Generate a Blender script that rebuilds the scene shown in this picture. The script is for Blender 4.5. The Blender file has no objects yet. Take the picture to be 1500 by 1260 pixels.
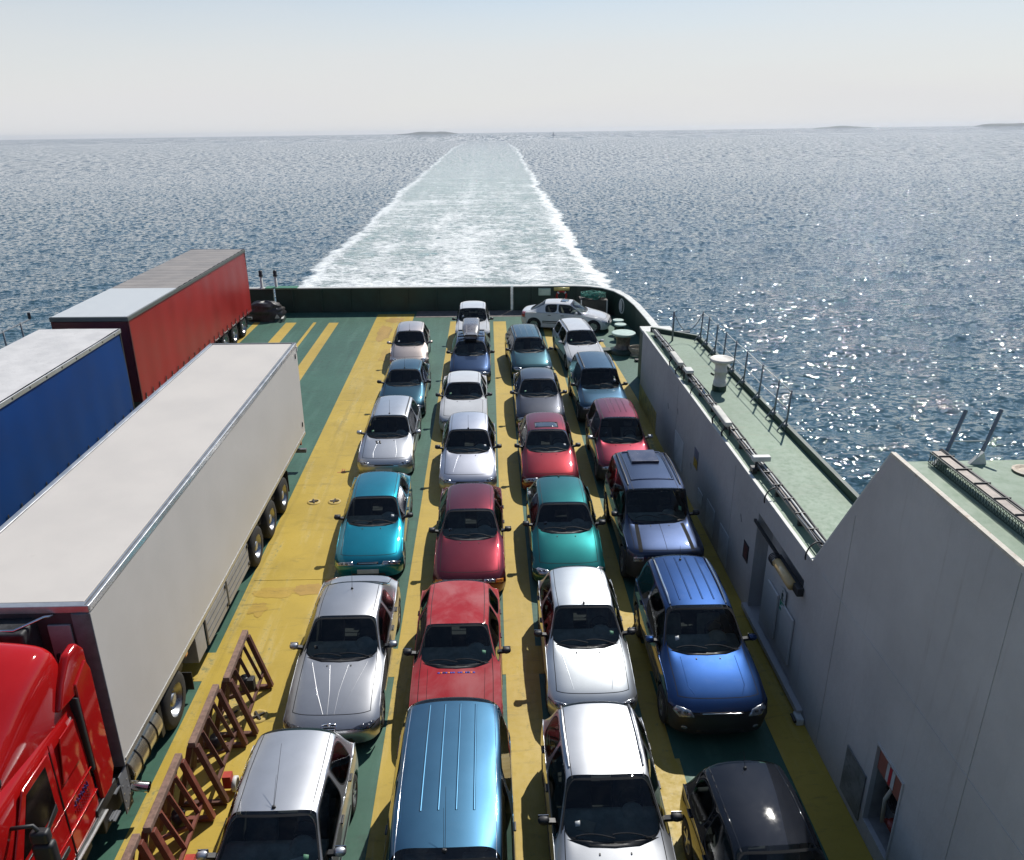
import bpy, bmesh, math, random
import numpy as np
from mathutils import Vector, Matrix, noise
from mathutils.bvhtree import BVHTree
random.seed(7); rng = np.random.default_rng(7)
S = bpy.context.scene
COL = S.collection
R = math.radians

# ------------------------------------------------------------------ frame of the ship against the level sea
# The deck rises a little towards the stern: everything aboard is laid out in the deck's own frame (X to the right,
# Y aft, Z up) and tilted once at the end.
NSEA = Vector((-.0093, .0313, 1)).normalized()
TILT = NSEA.rotation_difference(Vector((0, 0, 1))).to_matrix().to_4x4()

# ------------------------------------------------------------------ camera
F_PX, PITCH, YAW, ROLL, CAM_H = 1192.2, .3826, .0286, -.0037, 10.594
def cam_matrix():
    cy, sy, cp, sp = math.cos(YAW), math.sin(YAW), math.cos(PITCH), math.sin(PITCH)
    fw = Vector((sy*cp, cy*cp, -sp)); rt = Vector((cy, -sy, 0)); up = rt.cross(fw)
    c, s = math.cos(ROLL), math.sin(ROLL)
    rt, up = c*rt+s*up, -s*rt+c*up
    m = Matrix((rt, up, -fw)).transposed().to_4x4(); m.translation = Vector((0, 0, CAM_H)); return m
cd = bpy.data.cameras.new('camera'); cam = bpy.data.objects.new('camera', cd); COL.objects.link(cam)
cd.sensor_fit = 'HORIZONTAL'; cd.sensor_width = 36; cd.lens = 36*F_PX/1500
cd.clip_start = .1; cd.clip_end = 60000
cam.matrix_world = TILT @ cam_matrix()
S.camera = cam

# ------------------------------------------------------------------ daylight
SUN_AZ, SUN_EL = R(26.5), R(46)           # from straight aft towards the right
sdir = (TILT.to_3x3() @ Vector((math.sin(SUN_AZ)*math.cos(SUN_EL), math.cos(SUN_AZ)*math.cos(SUN_EL), math.sin(SUN_EL)))).normalized()
EL = math.asin(sdir.z); AZ = math.atan2(sdir.x, sdir.y)
W = bpy.data.worlds.new('World'); S.world = W; W.use_nodes = True
wn = W.node_tree.nodes; wl = W.node_tree.links; wn.clear()
sky = wn.new('ShaderNodeTexSky'); sky.sky_type = 'NISHITA'; sky.sun_disc = False
sky.sun_elevation = EL; sky.sun_rotation = AZ
sky.air_density = 1.0; sky.dust_density = .12; sky.ozone_density = 1.6; sky.altitude = 0
# thin summer haze: the sky whitens evenly towards the horizon all the way round
tc = wn.new('ShaderNodeTexCoord'); sx_ = wn.new('ShaderNodeSeparateXYZ'); wl.new(tc.outputs['Generated'], sx_.inputs[0])
mr = wn.new('ShaderNodeMapRange'); mr.interpolation_type = 'SMOOTHERSTEP'
for k, v_ in zip(('From Min', 'From Max', 'To Min', 'To Max'), (-.02, .30, 1., .0)): mr.inputs[k].default_value = v_
wl.new(sx_.outputs['Z'], mr.inputs['Value'])
hz_ = wn.new('ShaderNodeMix'); hz_.data_type = 'RGBA'; mp_ = wn.new('ShaderNodeMapping'); mp_.inputs['Scale'].default_value = (1.2, 1.2, 9); wl.new(tc.outputs['Generated'], mp_.inputs['Vector'])
cn = wn.new('ShaderNodeTexNoise'); cn.inputs['Scale'].default_value = 2.2; cn.inputs['Detail'].default_value = 5; wl.new(mp_.outputs[0], cn.inputs['Vector'])
cm_ = wn.new('ShaderNodeMath'); cm_.operation = 'MULTIPLY_ADD'; wl.new(cn.outputs['Fac'], cm_.inputs[0]); cm_.inputs[1].default_value = .34; cm_.inputs[2].default_value = -.17
ca_ = wn.new('ShaderNodeMath'); ca_.operation = 'ADD'; ca_.use_clamp = True; wl.new(cm_.outputs[0], ca_.inputs[0]); wl.new(mr.outputs[0], ca_.inputs[1]); wl.new(ca_.outputs[0], hz_.inputs[0]); wl.new(sky.outputs[0], hz_.inputs[6]); hz_.inputs[7].default_value = (7.6, 7.6, 7.65, 1)
bg = wn.new('ShaderNodeBackground'); bg.inputs[1].default_value = .10
wo = wn.new('ShaderNodeOutputWorld')
wl.new(hz_.outputs[2], bg.inputs[0]); wl.new(bg.outputs[0], wo.inputs[0])
sl = bpy.data.lights.new('sun', 'SUN'); sl.energy = 4.6; sl.angle = R(.53); sl.color = (1, .965, .90)
sun = bpy.data.objects.new('sun', sl); COL.objects.link(sun)
sun.rotation_euler = (-sdir).to_track_quat('-Z', 'Y').to_euler()
S.view_settings.view_transform = 'Standard'; S.view_settings.look = 'None'
S.view_settings.exposure = 0; S.view_settings.gamma = 1; S.view_settings.use_curve_mapping = False
S.render.engine = 'CYCLES'
S.cycles.max_bounces = 6; S.cycles.transparent_max_bounces = 8; S.cycles.caustics_reflective = False; S.cycles.caustics_refractive = False

# ------------------------------------------------------------------ materials
class NT:
    def __init__(s, name):
        s.m = bpy.data.materials.new(name); s.m.use_nodes = True; s.t = s.m.node_tree; s.n = s.t.nodes
        s.b = s.n['Principled BSDF']; s.out = s.n['Material Output']
    def add(s, typ, **kw):
        n = s.n.new(typ)
        for k, v in kw.items():
            if hasattr(n, k): setattr(n, k, v)
            else: n.inputs[k.replace('_', ' ')].default_value = v
        return n
    def link(s, a, b): s.t.links.new(a, b)
    def noise(s, vec, scale, detail=4, rough=.6, dist=0):
        n = s.add('ShaderNodeTexNoise'); n.inputs['Scale'].default_value = scale; n.inputs['Detail'].default_value = detail
        n.inputs['Roughness'].default_value = rough; n.inputs['Distortion'].default_value = dist
        if vec is not None: s.link(vec, n.inputs['Vector'])
        return n.outputs['Fac']
    def ramp(s, fac, a, b, va=0., vb=1.):
        n = s.add('ShaderNodeMapRange'); n.interpolation_type = 'SMOOTHSTEP'
        for k, v in zip(('From Min', 'From Max', 'To Min', 'To Max'), (a, b, va, vb)): n.inputs[k].default_value = v
        s.link(fac, n.inputs['Value']); return n.outputs['Result']
    def mix(s, fac, a, b):
        n = s.add('ShaderNodeMix', data_type='RGBA')
        for sock, v in ((n.inputs[0], fac), (n.inputs[6], a), (n.inputs[7], b)):
            if isinstance(v, (tuple, list)): sock.default_value = (*v[:3], 1)
            elif isinstance(v, (int, float)): sock.default_value = v
            else: s.link(v, sock)
        return n.outputs[2]
    def math(s, op, a, b=0., c=None):
        n = s.add('ShaderNodeMath', operation=op)
        for i, v in enumerate((a, b, c)):
            if v is None: continue
            if isinstance(v, (int, float)): n.inputs[i].default_value = v
            else: s.link(v, n.inputs[i])
        return n.outputs[0]
    def coord(s, scale=(1, 1, 1), loc=(0, 0, 0), kind='Object'):
        c = s.add('ShaderNodeTexCoord'); m = s.add('ShaderNodeMapping')
        m.inputs['Scale'].default_value = scale; m.inputs['Location'].default_value = loc
        s.link(c.outputs[kind], m.inputs['Vector']); return m.outputs[0]
    def bump(s, h, strength=.3, dist=.01, normal=None):
        b = s.add('ShaderNodeBump'); b.inputs['Strength'].default_value = strength; b.inputs['Distance'].default_value = dist
        s.link(h, b.inputs['Height'])
        if normal is not None: s.link(normal, b.inputs['Normal'])
        return b.outputs[0]
def setp(b, **kw):
    al = dict(base='Base Color', rough='Roughness', metal='Metallic', coat='Coat Weight', coatr='Coat Roughness', ior='IOR', spec='Specular IOR Level',
              emit='Emission Color', emits='Emission Strength', trans='Transmission Weight')
    for k, v in kw.items():
        b.inputs[al[k]].default_value = (*v, 1) if isinstance(v, (tuple, list)) else v
MATS = {}
def mat(name, base, rough=.5, metal=0., var=.12, scale=3., dirt=None, dirtamt=.5, bump=0., bscale=40., **kw):
    """plain surface with uneven tone, faint relief and optional grime"""
    if name in MATS: return MATS[name]
    t = NT(name); setp(t.b, rough=rough, metal=metal, **kw)
    v = t.coord()
    n1 = t.noise(v, scale, 5, .65)
    dark = tuple(c*(1-var) for c in base); lite = tuple(min(1, c*(1+var)) for c in base)
    c = t.mix(t.ramp(n1, .3, .7), dark, lite)
    if dirt:
        n2 = t.noise(v, scale*2.7, 7, .75, .4); c = t.mix(t.ramp(n2, .62-.12*dirtamt, .78, 0, dirtamt), c, dirt)
    t.link(c, t.b.inputs['Base Color'])
    t.link(t.ramp(n1, .2, .8, max(0, rough-.07), min(1, rough+.1)), t.b.inputs['Roughness'])
    if bump: t.link(t.bump(t.noise(v, bscale, 5), .5, bump), t.b.inputs['Normal'])
    MATS[name] = t.m; return t.m
def paint(name, base, metal=.5, coat=1., rough=.40, fade=0., coatr=.02):
    if name in MATS: return MATS[name]
    metal = metal*.9
    t = NT(name); bright = min(base) > .3 and metal > .5; metal = metal if bright else min(.8, metal*1.45)
    setp(t.b, metal=metal, rough=rough, coat=coat, coatr=coatr, spec=.5 if bright else .0)
    v = t.coord()
    if not bright and metal > .1: base = tuple(x*.55 for x in base)
    n1 = t.noise(v, 1.7, 4); fl = t.noise(v, 900, 1)
    c = t.mix(t.ramp(n1, .3, .7), tuple(x*.95 for x in base), tuple(min(1, x*1.05+.002) for x in base))
    if metal > .2: c = t.mix(t.ramp(fl, .35, .75, 0, .3), c, tuple(min(1, x*1.3+.004) for x in base))
    if fade:
        c = t.mix(t.ramp(t.noise(v, 1.1, 5, .6, .5), .35, .72, 0, fade), c, (.62, .40, .38))
    dust = t.ramp(t.noise(v, 5, 7, .7), .5, .85, 0, .018)
    c = t.mix(dust, c, (.38, .35, .30))
    t.link(c, t.b.inputs['Base Color'])
    t.link(t.ramp(t.noise(v, 9, 6, .7), .35, .8, coatr, coatr+.018), t.b.inputs['Coat Roughness'])
    MATS[name] = t.m; return t.m
def glass(name='tinted_glass', tint=(.60, .66, .63)):
    if name in MATS: return MATS[name]
    t = NT(name); t.n.remove(t.b)
    tr = t.add('ShaderNodeBsdfTransparent'); tr.inputs[0].default_value = (*tint, 1)
    gl = t.add('ShaderNodeBsdfGlossy'); gl.inputs['Roughness'].default_value = .015
    fr = t.add('ShaderNodeFresnel'); fr.inputs[0].default_value = 1.5
    df = t.add('ShaderNodeBsdfDiffuse'); df.inputs[0].default_value = (.25, .24, .22, 1)
    m0 = t.add('ShaderNodeMixShader'); dn = t.ramp(t.noise(t.coord(), 4, 6, .7), .45, .85, .0, .05)
    t.link(dn, m0.inputs[0]); t.link(tr.outputs[0], m0.inputs[1]); t.link(df.outputs[0], m0.inputs[2])
    mx = t.add('ShaderNodeMixShader'); t.link(fr.outputs[0], mx.inputs[0]); t.link(m0.outputs[0], mx.inputs[1]); t.link(gl.outputs[0], mx.inputs[2])
    t.link(mx.outputs[0], t.out.inputs[0]); MATS[name] = t.m; return t.m
GLASS = glass(); GLASS2 = glass('dark_tinted_glass', (.08, .085, .09))
RUBBER = mat('black_rubber', (.018, .018, .019), .75, bump=.002)
TYRE = mat('tyre_rubber', (.025, .024, .023), .85, var=.3, scale=8, bump=.004, bscale=60)
TRIM = mat('black_plastic', (.022, .022, .024), .5, var=.2)
GAP = mat('panel_gap_black', (.008, .008, .008), .9)
RIM = mat('alloy_rim', (.42, .42, .43), .3, .8, var=.15, scale=9, dirt=(.12, .10, .08))
CHROME = mat('chrome', (.75, .75, .76), .12, 1., var=.04)
LAMP = mat('lamp_glass', (.42, .44, .47), .18, .55, var=.45, scale=14, coat=1, coatr=.02)
LAMPIN = mat('lamp_reflector', (.12, .12, .13), .15, .7, var=.3, scale=20, coat=1, coatr=.02)
TAIL = mat('tail_lamp_red', (.35, .012, .01), .25, coat=1, coatr=.03)
AMBER = mat('amber_lamp', (.75, .22, .02), .3, coat=1, coatr=.03)
SEATB = mat('light_seat_fabric', (.22, .20, .17), .9, var=.25, scale=10); SEATC = mat('dark_seat_fabric', (.04, .04, .045), .9, var=.25, scale=10)
SEATM = mat('seat_fabric', (.13, .135, .14), .9, var=.25, scale=10)
DASHM = mat('dashboard_plastic', (.30, .315, .305), .75, var=.3, spec=.2)
PAPER = mat('white_paper', (.72, .72, .70), .8, var=.05)
PLATE = mat('number_plate_white', (.6, .6, .58), .45)
WHITE = paint('white_paint_car', (.66, .66, .655), 0., 1., .5)
# ------------------------------------------------------------------ mesh helpers
def link(o, parent=None):
    COL.objects.link(o)
    if parent is not None: o.parent = parent
    return o
def mesh_obj(name, V, Fs, m, parent=None, smooth=False, normals=None):
    me = bpy.data.meshes.new(name); me.from_pydata([tuple(v) for v in V], [], Fs)
    if m is not None: me.materials.append(m)
    if smooth: me.polygons.foreach_set('use_smooth', [True]*len(me.polygons))
    me.update()
    if normals is not None: me.normals_split_custom_set_from_vertices([tuple(n) for n in normals])
    return link(bpy.data.objects.new(name, me), parent)
def tag(o, label=None, cat=None, group=None, kind=None):
    if label: o['label'] = label
    if cat: o['category'] = cat
    if group: o['group'] = group
    if kind: o['kind'] = kind
    return o
def empty(name, loc=(0, 0, 0), rz=0):
    o = bpy.data.objects.new(name, None); o.location = loc; o.rotation_euler = (0, 0, rz); o.empty_display_size = .3
    return link(o)
class MB:
    def __init__(s): s.v = []; s.f = []
    def add(s, vs, fs):
        b = len(s.v); s.v += [tuple(v) for v in vs]; s.f += [tuple(b+i for i in f) for f in fs]; return s
    def box(s, c, d, rot=None):
        x, y, z = d[0]/2, d[1]/2, d[2]/2
        vs = [Vector((i*x, j*y, k*z)) for k in (-1, 1) for j in (-1, 1) for i in (-1, 1)]
        if rot is not None: vs = [rot @ v for v in vs]
        vs = [v+Vector(c) for v in vs]
        return s.add(vs, [(0, 2, 3, 1), (4, 5, 7, 6), (0, 1, 5, 4), (2, 6, 7, 3), (0, 4, 6, 2), (1, 3, 7, 5)])
    def b2(s, a, b): return s.box([(p+q)/2 for p, q in zip(a, b)], [abs(q-p) for p, q in zip(a, b)])
    def bar(s, p, q, w, h, up=(0, 0, 1)):
        p, q = Vector(p), Vector(q); d = (q-p); L = d.length; d.normalize()
        x = d.cross(Vector(up)); x = x.normalized() if x.length > 1e-4 else Vector((1, 0, 0)); z = x.cross(d)
        m = Matrix((x, d, z)).transposed(); return s.box((p+q)/2, (w, L, h), m)
    def tube(s, pts, r, seg=8, cap=True):
        pts = [Vector(p) for p in pts]; rs = r if isinstance(r, (list, tuple)) else [r]*len(pts)
        rings = []; pn = None
        for i, p in enumerate(pts):
            d = (pts[min(i+1, len(pts)-1)]-pts[max(i-1, 0)]).normalized()
            if pn is None: pn = d.orthogonal().normalized()
            else: pn = (pn-d*pn.dot(d)).normalized()
            b = d.cross(pn)
            rings.append([p+(pn*math.cos(a)+b*math.sin(a))*rs[i] for a in [2*math.pi*k/seg for k in range(seg)]])
        vs = [v for rg in rings for v in rg]; fs = []
        for i in range(len(rings)-1):
            for k in range(seg):
                k2 = (k+1) % seg; fs.append((i*seg+k, i*seg+k2, (i+1)*seg+k2, (i+1)*seg+k))
        if cap: fs += [tuple(range(seg))[::-1], tuple((len(rings)-1)*seg+k for k in range(seg))]
        return s.add(vs, fs)
    def lathe(s, prof, c=(0, 0, 0), axis='Z', seg=24):
        n = len(prof); vs = []
        for k in range(seg):
            a = 2*math.pi*k/seg; ca, sa = math.cos(a), math.sin(a)
            for (r, h) in prof:
                v = (r*ca, r*sa, h) if axis == 'Z' else (h, r*ca, r*sa) if axis == 'X' else (r*sa, h, r*ca)
                vs.append((v[0]+c[0], v[1]+c[1], v[2]+c[2]))
        fs = [(k*n+i, ((k+1) % seg)*n+i, ((k+1) % seg)*n+i+1, k*n+i+1) for k in range(seg) for i in range(n-1)]
        return s.add(vs, fs)
    def prism(s, poly, a, b, axis='X'):
        n = len(poly)
        def P(u, v, t): return (t, u, v) if axis == 'X' else (u, t, v) if axis == 'Y' else (u, v, t)
        vs = [P(u, v, a) for u, v in poly]+[P(u, v, b) for u, v in poly]
        return s.add(vs, [tuple(range(n))[::-1], tuple(range(n, 2*n))]+[(i, (i+1) % n, n+(i+1) % n, n+i) for i in range(n)])
    def build(s, name, m, parent=None, smooth=False, bevel=0, seg=2):
        o = mesh_obj(name, s.v, s.f, m, parent, smooth)
        bm = bmesh.new(); bm.from_mesh(o.data); bmesh.ops.recalc_face_normals(bm, faces=bm.faces); bm.to_mesh(o.data); bm.free()
        if bevel:
            md = o.modifiers.new('bevel', 'BEVEL'); md.width = bevel; md.segments = seg; md.limit_method = 'ANGLE'
            o.data.polygons.foreach_set('use_smooth', [True]*len(o.data.polygons)); 
            w = o.modifiers.new('wn', 'WEIGHTED_NORMAL'); w.keep_sharp = True
        return o
def share(o, parent, loc=None, rot=None):
    c = o.copy(); link(c, parent)
    if loc is not None: c.location = loc
    if rot is not None: c.rotation_euler = rot
    return c


# ================================================================== the ferry
def deck_mat(name, base, wear, under=None, amt=.5, dirt=(.06, .055, .045), lite=None, streak=0.):
    t = NT(name); setp(t.b, rough=.55, spec=.35)
    v = t.coord(); vl = t.coord((1, .12, 1)); vt = t.coord((.25, 1, 1))
    n0 = t.noise(v, .35, 4, .6); n1 = t.noise(vl, 2.2, 7, .7, .3); n2 = t.noise(v, 7, 8, .75); n3 = t.noise(vt, 3.5, 8, .75, .6); n4 = t.noise(v, .9, 6, .65, .8)
    c = t.mix(t.ramp(n0, .3, .7), tuple(x*.88 for x in base), tuple(x*1.08 for x in base))
    c = t.mix(t.ramp(n1, .48, .68, 0, .45*amt), c, lite or tuple(min(1, x*1.35+.03) for x in base))
    ty_ = t.noise(t.coord((1, .035, 1)), 2.6, 5, .7, .15); c = t.mix(t.ramp(ty_, .57, .70, 0, .42*amt), c, tuple(x*.42+.01 for x in base))
    if under: c = t.mix(t.ramp(t.math('ADD', t.math('MULTIPLY', n2, .5), t.math('MULTIPLY', n1, .5)), .55, .64, 0, wear), c, under)
    c = t.mix(t.ramp(n3, .54, .70, 0, .55*amt), c, dirt)
    c = t.mix(t.ramp(n4, .50, .72, 0, .35*amt), c, tuple(x*.5 for x in base))
    sp = t.noise(v, 38, 3, .6); c = t.mix(t.ramp(sp, .64, .72, 0, .5*amt), c, dirt)
    if streak:
        ns = t.noise(t.coord((1, 3.2, .14)), 1.6, 7, .7, .2); c = t.mix(t.ramp(ns, .56, .74, 0, streak), c, (.22, .17, .13)); c = t.mix(t.ramp(t.noise(v, .5, 3), .4, .6, 0, .10), c, (.30, .29, .30))
    t.link(c, t.b.inputs['Base Color']); t.link(t.ramp(n2, .3, .8, .45, .75), t.b.inputs['Roughness'])
    h = t.math('ADD', t.math('MULTIPLY', n2, .4), t.math('MULTIPLY', t.noise(v, 1.2, 3), 1.0))
    t.link(t.bump(h, .5, .012), t.b.inputs['Normal']); MATS[name] = t.m; return t.m
GREEN = (.045, .122, .085)
DECK = deck_mat('green_deck_paint', GREEN, 0, None, .9, (.04, .045, .038))
YELLOW = deck_mat('yellow_lane_paint', (.475, .335, .050), .65, (.10, .15, .09), .85, (.12, .10, .04), (.62, .49, .22))
YELLOW2 = deck_mat('yellow_stripe_paint', (.49, .345, .062), .45, (.12, .15, .10), .6, (.15, .12, .05), (.60, .44, .15))
def place_xy(xy, z): return [(x, y, z) for x, y in xy]
X0, X1, Y0, Y1 = -15.6, 5.67, -6, 44.3
dk = MB().b2((X0, Y0, -.4), (7.40, Y1, 0)).build('car_deck', DECK); tag(dk, kind='structure')
def sheet(name, xy, z, m, parent=None): return mesh_obj(name, place_xy(xy, z), [tuple(range(len(xy)))], m, parent)
def rect(x0, x1, y0, y1): return [(x0, y0), (x1, y0), (x1, y1), (x0, y1)]
# painted lanes
sheet('lane_marking', [(-5.77, 14.15), (-3.80, 14.15), (-4.0, 43.3), (-5.97, 43.3)], .004, YELLOW, dk)
for (x0, x1, y0, y1, m, z) in [(-2.0, -1.43, 14.15, 41.6, YELLOW2, .004), (.23, .88, 14.15, 41.5, YELLOW2, .004),
        (2.74, 3.12, 14.15, 40.5, YELLOW2, .004), (-12.2, -11.9, 34, 41.8, YELLOW2, .004), (-10.55, -10.0, 14.15, 41.7, YELLOW2, .004), (-9.13, -8.97, 30, 41.7, YELLOW2, .004), (-8.3, -7.8, 14.15, 41.6, YELLOW2, .004),
        (X0, X1, 13.25, 14.15, YELLOW, .004), (-5.77, -3.82, -6, 13.25, YELLOW, .004), (-1.98, -1.40, -6, 13.25, YELLOW, .004), (.24, .90, -6, 13.25, YELLOW2, .004),
        (2.06, 3.20, 6.0, 10.9, YELLOW, .008), (2.74, 3.12, -6, 13.25, YELLOW2, .004), (-3.82, -3.70, 6.0, 11.3, YELLOW2, .004)]:
    sheet('lane_marking', rect(x0, x1, y0, y1), z, m, dk)
sheet('lane_marking', [(5.05, -6), (5.665, -6), (5.665, 29.3), (5.40, 37.6), (5.18, 37.2), (5.22, 29.2), (4.98, 13.25)], .008, YELLOW, dk)
sheet('worn_strip', rect(-3.9, 7, 42.5, 43.9), .010, mat('worn_steel_brown', (.17, .145, .13), .6, var=.35, scale=4, bump=.004), dk)
# lashing pots, little open cups with a cross of bar in them
POTY = mat('lashing_pot_yellow', (.50, .36, .10), .6, dirt=(.08, .07, .05))
first = None
for i, (x, y) in enumerate([(-4.49, 21.0), (-5.08, 21.0), (-4.40, 12.2), (-4.9, 12.25)]):
    if first is None:
        first = MB().lathe([(.19, .010), (.17, .030), (.12, .032), (.105, .012), (0, .012)], seg=20).build('lashing_pot', POTY, None, True)
        cr_ = MB().b2((-.13, -.018, .028), (.13, .018, .048)).b2((-.018, -.13, .028), (.018, .13, .0478)).build('cross_bar', mat('steel_dark', (.05, .045, .04), .6, .3), first)
        o = first
    else:
        o = share(first, None); share(cr_, o)
    o.location = (x, y, 0); o.rotation_euler = (0, 0, .3*i)
    near = {0: 'right one of the pair left of the turquoise saloon', 1: 'left one of the pair left of the turquoise saloon', 2: 'on yellow deck beside the silver grey saloon bonnet', 3: 'on yellow deck behind the second brown trestle'}
    tag(o, near.get(i, 'round lashing pot with a cross bar, set in the painted car deck') if i > 3 else 'round lashing pot, '+near[i], 'lashing point', 'lashing pots set in the car deck')
# a plate seam and an old spill across the wide lane
sm = MB(); sm.b2((-5.70, 16.89, .006), (-3.86, 16.905, .0105)).build('weld_seam', YELLOW, dk)
SPILL = deck_mat('old_spill', (.44, .29, .05), .6, (.14, .13, .06), 1.0, (.12, .09, .03))
SPILL2 = deck_mat('rusty_spill', (.41, .255, .06), .6, (.14, .10, .06), 1.0, (.10, .06, .03))
for k, (x, y, rx, ry, m_) in enumerate([(-5.05, 16.35, .50, .22, SPILL), (-4.3, 16.45, .42, .20, SPILL2), (-5.3, 15.7, .20, .26, SPILL), (-4.9, 42.0, .5, .5, SPILL2), (-5.2, 39.5, .4, 1.3, SPILL2), (-4.6, 35.5, .35, 1.2, SPILL)]):
    pts = []
    for i in range(40):
        a_ = 2*math.pi*i/40; w_ = 1+.55*noise.noise(Vector((math.cos(a_)*1.6+k*3, math.sin(a_)*1.6, 1)))+.25*noise.noise(Vector((math.cos(a_)*5, math.sin(a_)*5, k)))
        pts.append((x+rx*w_*math.cos(a_), y+ry*w_*math.sin(a_)))
    sheet('old_stain', pts, .0085+.0006*k, m_, dk)
RUSTMARK = mat('red_chalk', (.45, .12, .05), .8)
for a, b in (((-4.75, 23.0), (-4.45, 23.0)), ((-4.62, 23.03), (-4.62, 23.25)), ((-4.55, 23.03), (-4.55, 23.22))): MB().bar((*a, .006), (*b, .006), .03, .003).build('chalk_mark', RUSTMARK, dk)

# --- stern bulwark
DG = mat('dark_green_steel', (.018, .045, .032), .5, var=.25, scale=1.5, dirt=(.05, .035, .02), dirtamt=.25, bump=.003, bscale=6)
CAPW = mat('white_steel_cap', (.62, .62, .58), .5, dirt=(.25, .17, .10), dirtamt=.35, scale=4)
def wall_strip(name, pts, h, th, m, parent=None, z0=0., cap=None, caph=.06, capw=.10):
    """a standing plate following a plan line"""
    P = [Vector((x, y, 0)) for x, y in pts]; V = []; n = len(P)
    def offs(w):
        O = []
        for i, p in enumerate(P):
            d = (P[min(i+1, n-1)]-P[max(i-1, 0)]).normalized(); O.append(Vector((-d.y, d.x, 0))*w)
        return O
    def strip(w0, w1, z0, z1):
        o0, o1 = offs(w0), offs(w1); V = []
        for p, a, b in zip(P, o0, o1): V += [p+a+Vector((0, 0, z0)), p+b+Vector((0, 0, z0)), p+b+Vector((0, 0, z1)), p+a+Vector((0, 0, z1))]
        F_ = []
        for i in range(n-1):
            for k in range(4): F_.append((i*4+k, i*4+(k+1) % 4, i*4+4+(k+1) % 4, i*4+4+k))
        F_ += [(0, 1, 2, 3), tuple((n-1)*4+k for k in (3, 2, 1, 0))]
        return V, F_
    m1 = MB().add(*strip(-th/2, th/2, z0, z0+h)); o = m1.build(name, m, parent)
    if cap: MB().add(*strip(-capw, capw, z0+h+.002, z0+h+caph)).build('rail_cap', cap, o)
    return o
HB = 1.30
b1 = wall_strip('stern_ramp', [(-11.5, 44.0), (1.22, 44.0)], HB, .20, DG, cap=CAPW, capw=.13, caph=.05); tag(b1, 'long dark green stern ramp closing the deck, thin white rail on top', 'ramp')
for x in np.arange(-10.6, 1.0, 1.55): MB().b2((x-.04, 43.80, .05), (x+.04, 43.898, HB-.02)).build('stiffener', DG, b1)
b2 = wall_strip('stern_bulwark', [(1.34, 44.0), (4.6, 44.0), (5.5, 43.8), (6.2, 43.35), (6.75, 42.5), (7.1, 41.2), (7.3, 39.2), (7.38, 36.6), (7.40, 33.6), (7.40, 28.0)], HB, .12, DG, cap=CAPW, capw=.16, caph=.05)
tag(b2, 'dark green bulwark curving round the stern corner under a white rail', 'bulwark')
for (x, y) in [(2.4, 43.85), (4.7, 43.85)]: MB().b2((x-.04, y-.05, .02), (x+.04, y+.08, HB-.05)).build('stiffener', DG, b2)
MB().b2((1.24, 43.82, .02), (1.32, 43.9, HB)).build('edge_strip', CAPW, b2)
b3 = wall_strip('port_bulwark', [(X0, 44.0), (-11.62, 44.0)], HB, .2, DG, cap=CAPW, capw=.13); tag(b3, 'dark green bulwark behind the red trailer and the black tarpaulin heap', 'bulwark')
MB().b2((-12.0, 43.75, HB+.052), (-10.3, 44.3, HB+.09)).build('green_ledge', mat('ledge_green', (.05, .19, .11), .5), b3)
# two white posts with black heads on the port corner
p0 = None
for x, lab in ((-12.22, 'left one of two short white posts with black heads on the stern rail'), (-11.45, 'right one of two short white posts with black heads, beside the green ledge')):
    r = empty('signal_post', (x, 44.05, HB+.05)); tag(r, lab, 'post', 'white posts on the stern rail')
    MB().lathe([(.10, 0), (.10, .03), (.075, .05), (.07, .62), (0, .62)], seg=14).build('pole', CAPW, r, True)
    MB().lathe([(.0, .62), (.12, .62), (.12, .68), (.10, .70), (.10, .90), (.06, .94), (0, .94)], seg=14).build('post_head', TRIM, r, True)
# heap under a black tarpaulin
def heap(name, c, sx, sy, h, m, lab, cat, seed=1, fold=.06):
    V = []; F_ = []; n, k = 40, 16
    for j in range(k+1):
        t = j/k; rr = math.cos(t*math.pi/2)**.55; z = h*math.sin(t*math.pi/2)**.8
        for i in range(n):
            a = 2*math.pi*i/n; q = Vector((math.cos(a)*2+seed, math.sin(a)*2, z*5)); w = 1+fold*2*noise.noise(q)+fold*math.sin(z*26+4*noise.noise(q*.7))
            V.append((sx*rr*w*math.copysign(abs(math.cos(a))**.7, math.cos(a)), sy*rr*w*math.copysign(abs(math.sin(a))**.7, math.sin(a)), z*(1+.12*noise.noise(q*.6+Vector((5, 0, 0))))))
    for j in range(k):
        for i in range(n): F_.append((j*n+i, j*n+(i+1) % n, (j+1)*n+(i+1) % n, (j+1)*n+i))
    o = mesh_obj(name, V, F_, m, None, True); o.location = c; return tag(o, lab, cat)
heap('mooring_heap', (-11.75, 42.55, 0), .95, .62, .95, mat('black_tarpaulin', (.035, .032, .032), .38, var=.4, scale=6, bump=.03, bscale=9), 'black heap of covered mooring gear in the port corner beside the red trailer', 'rope pile', 1, .08)
rr = empty('steel_wedge', (-10.95, 42.2, 0), .1); tag(rr, 'small green steel wedge with a white edge on deck by the black heap', 'wedge')
MB().prism([(-.45, 0), (.45, 0), (.45, .10), (-.2, .16)], -.25, .25).build('wedge_body', DG, rr); MB().b2((.10, -.4, .165), (.2, .42, .20)).build('white_edge', CAPW, rr); MB().prism([(-.25, .17), (.0, .17), (-.12, .40)], -.22, .02, 'Y').build('bracket', CAPW, rr)
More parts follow.
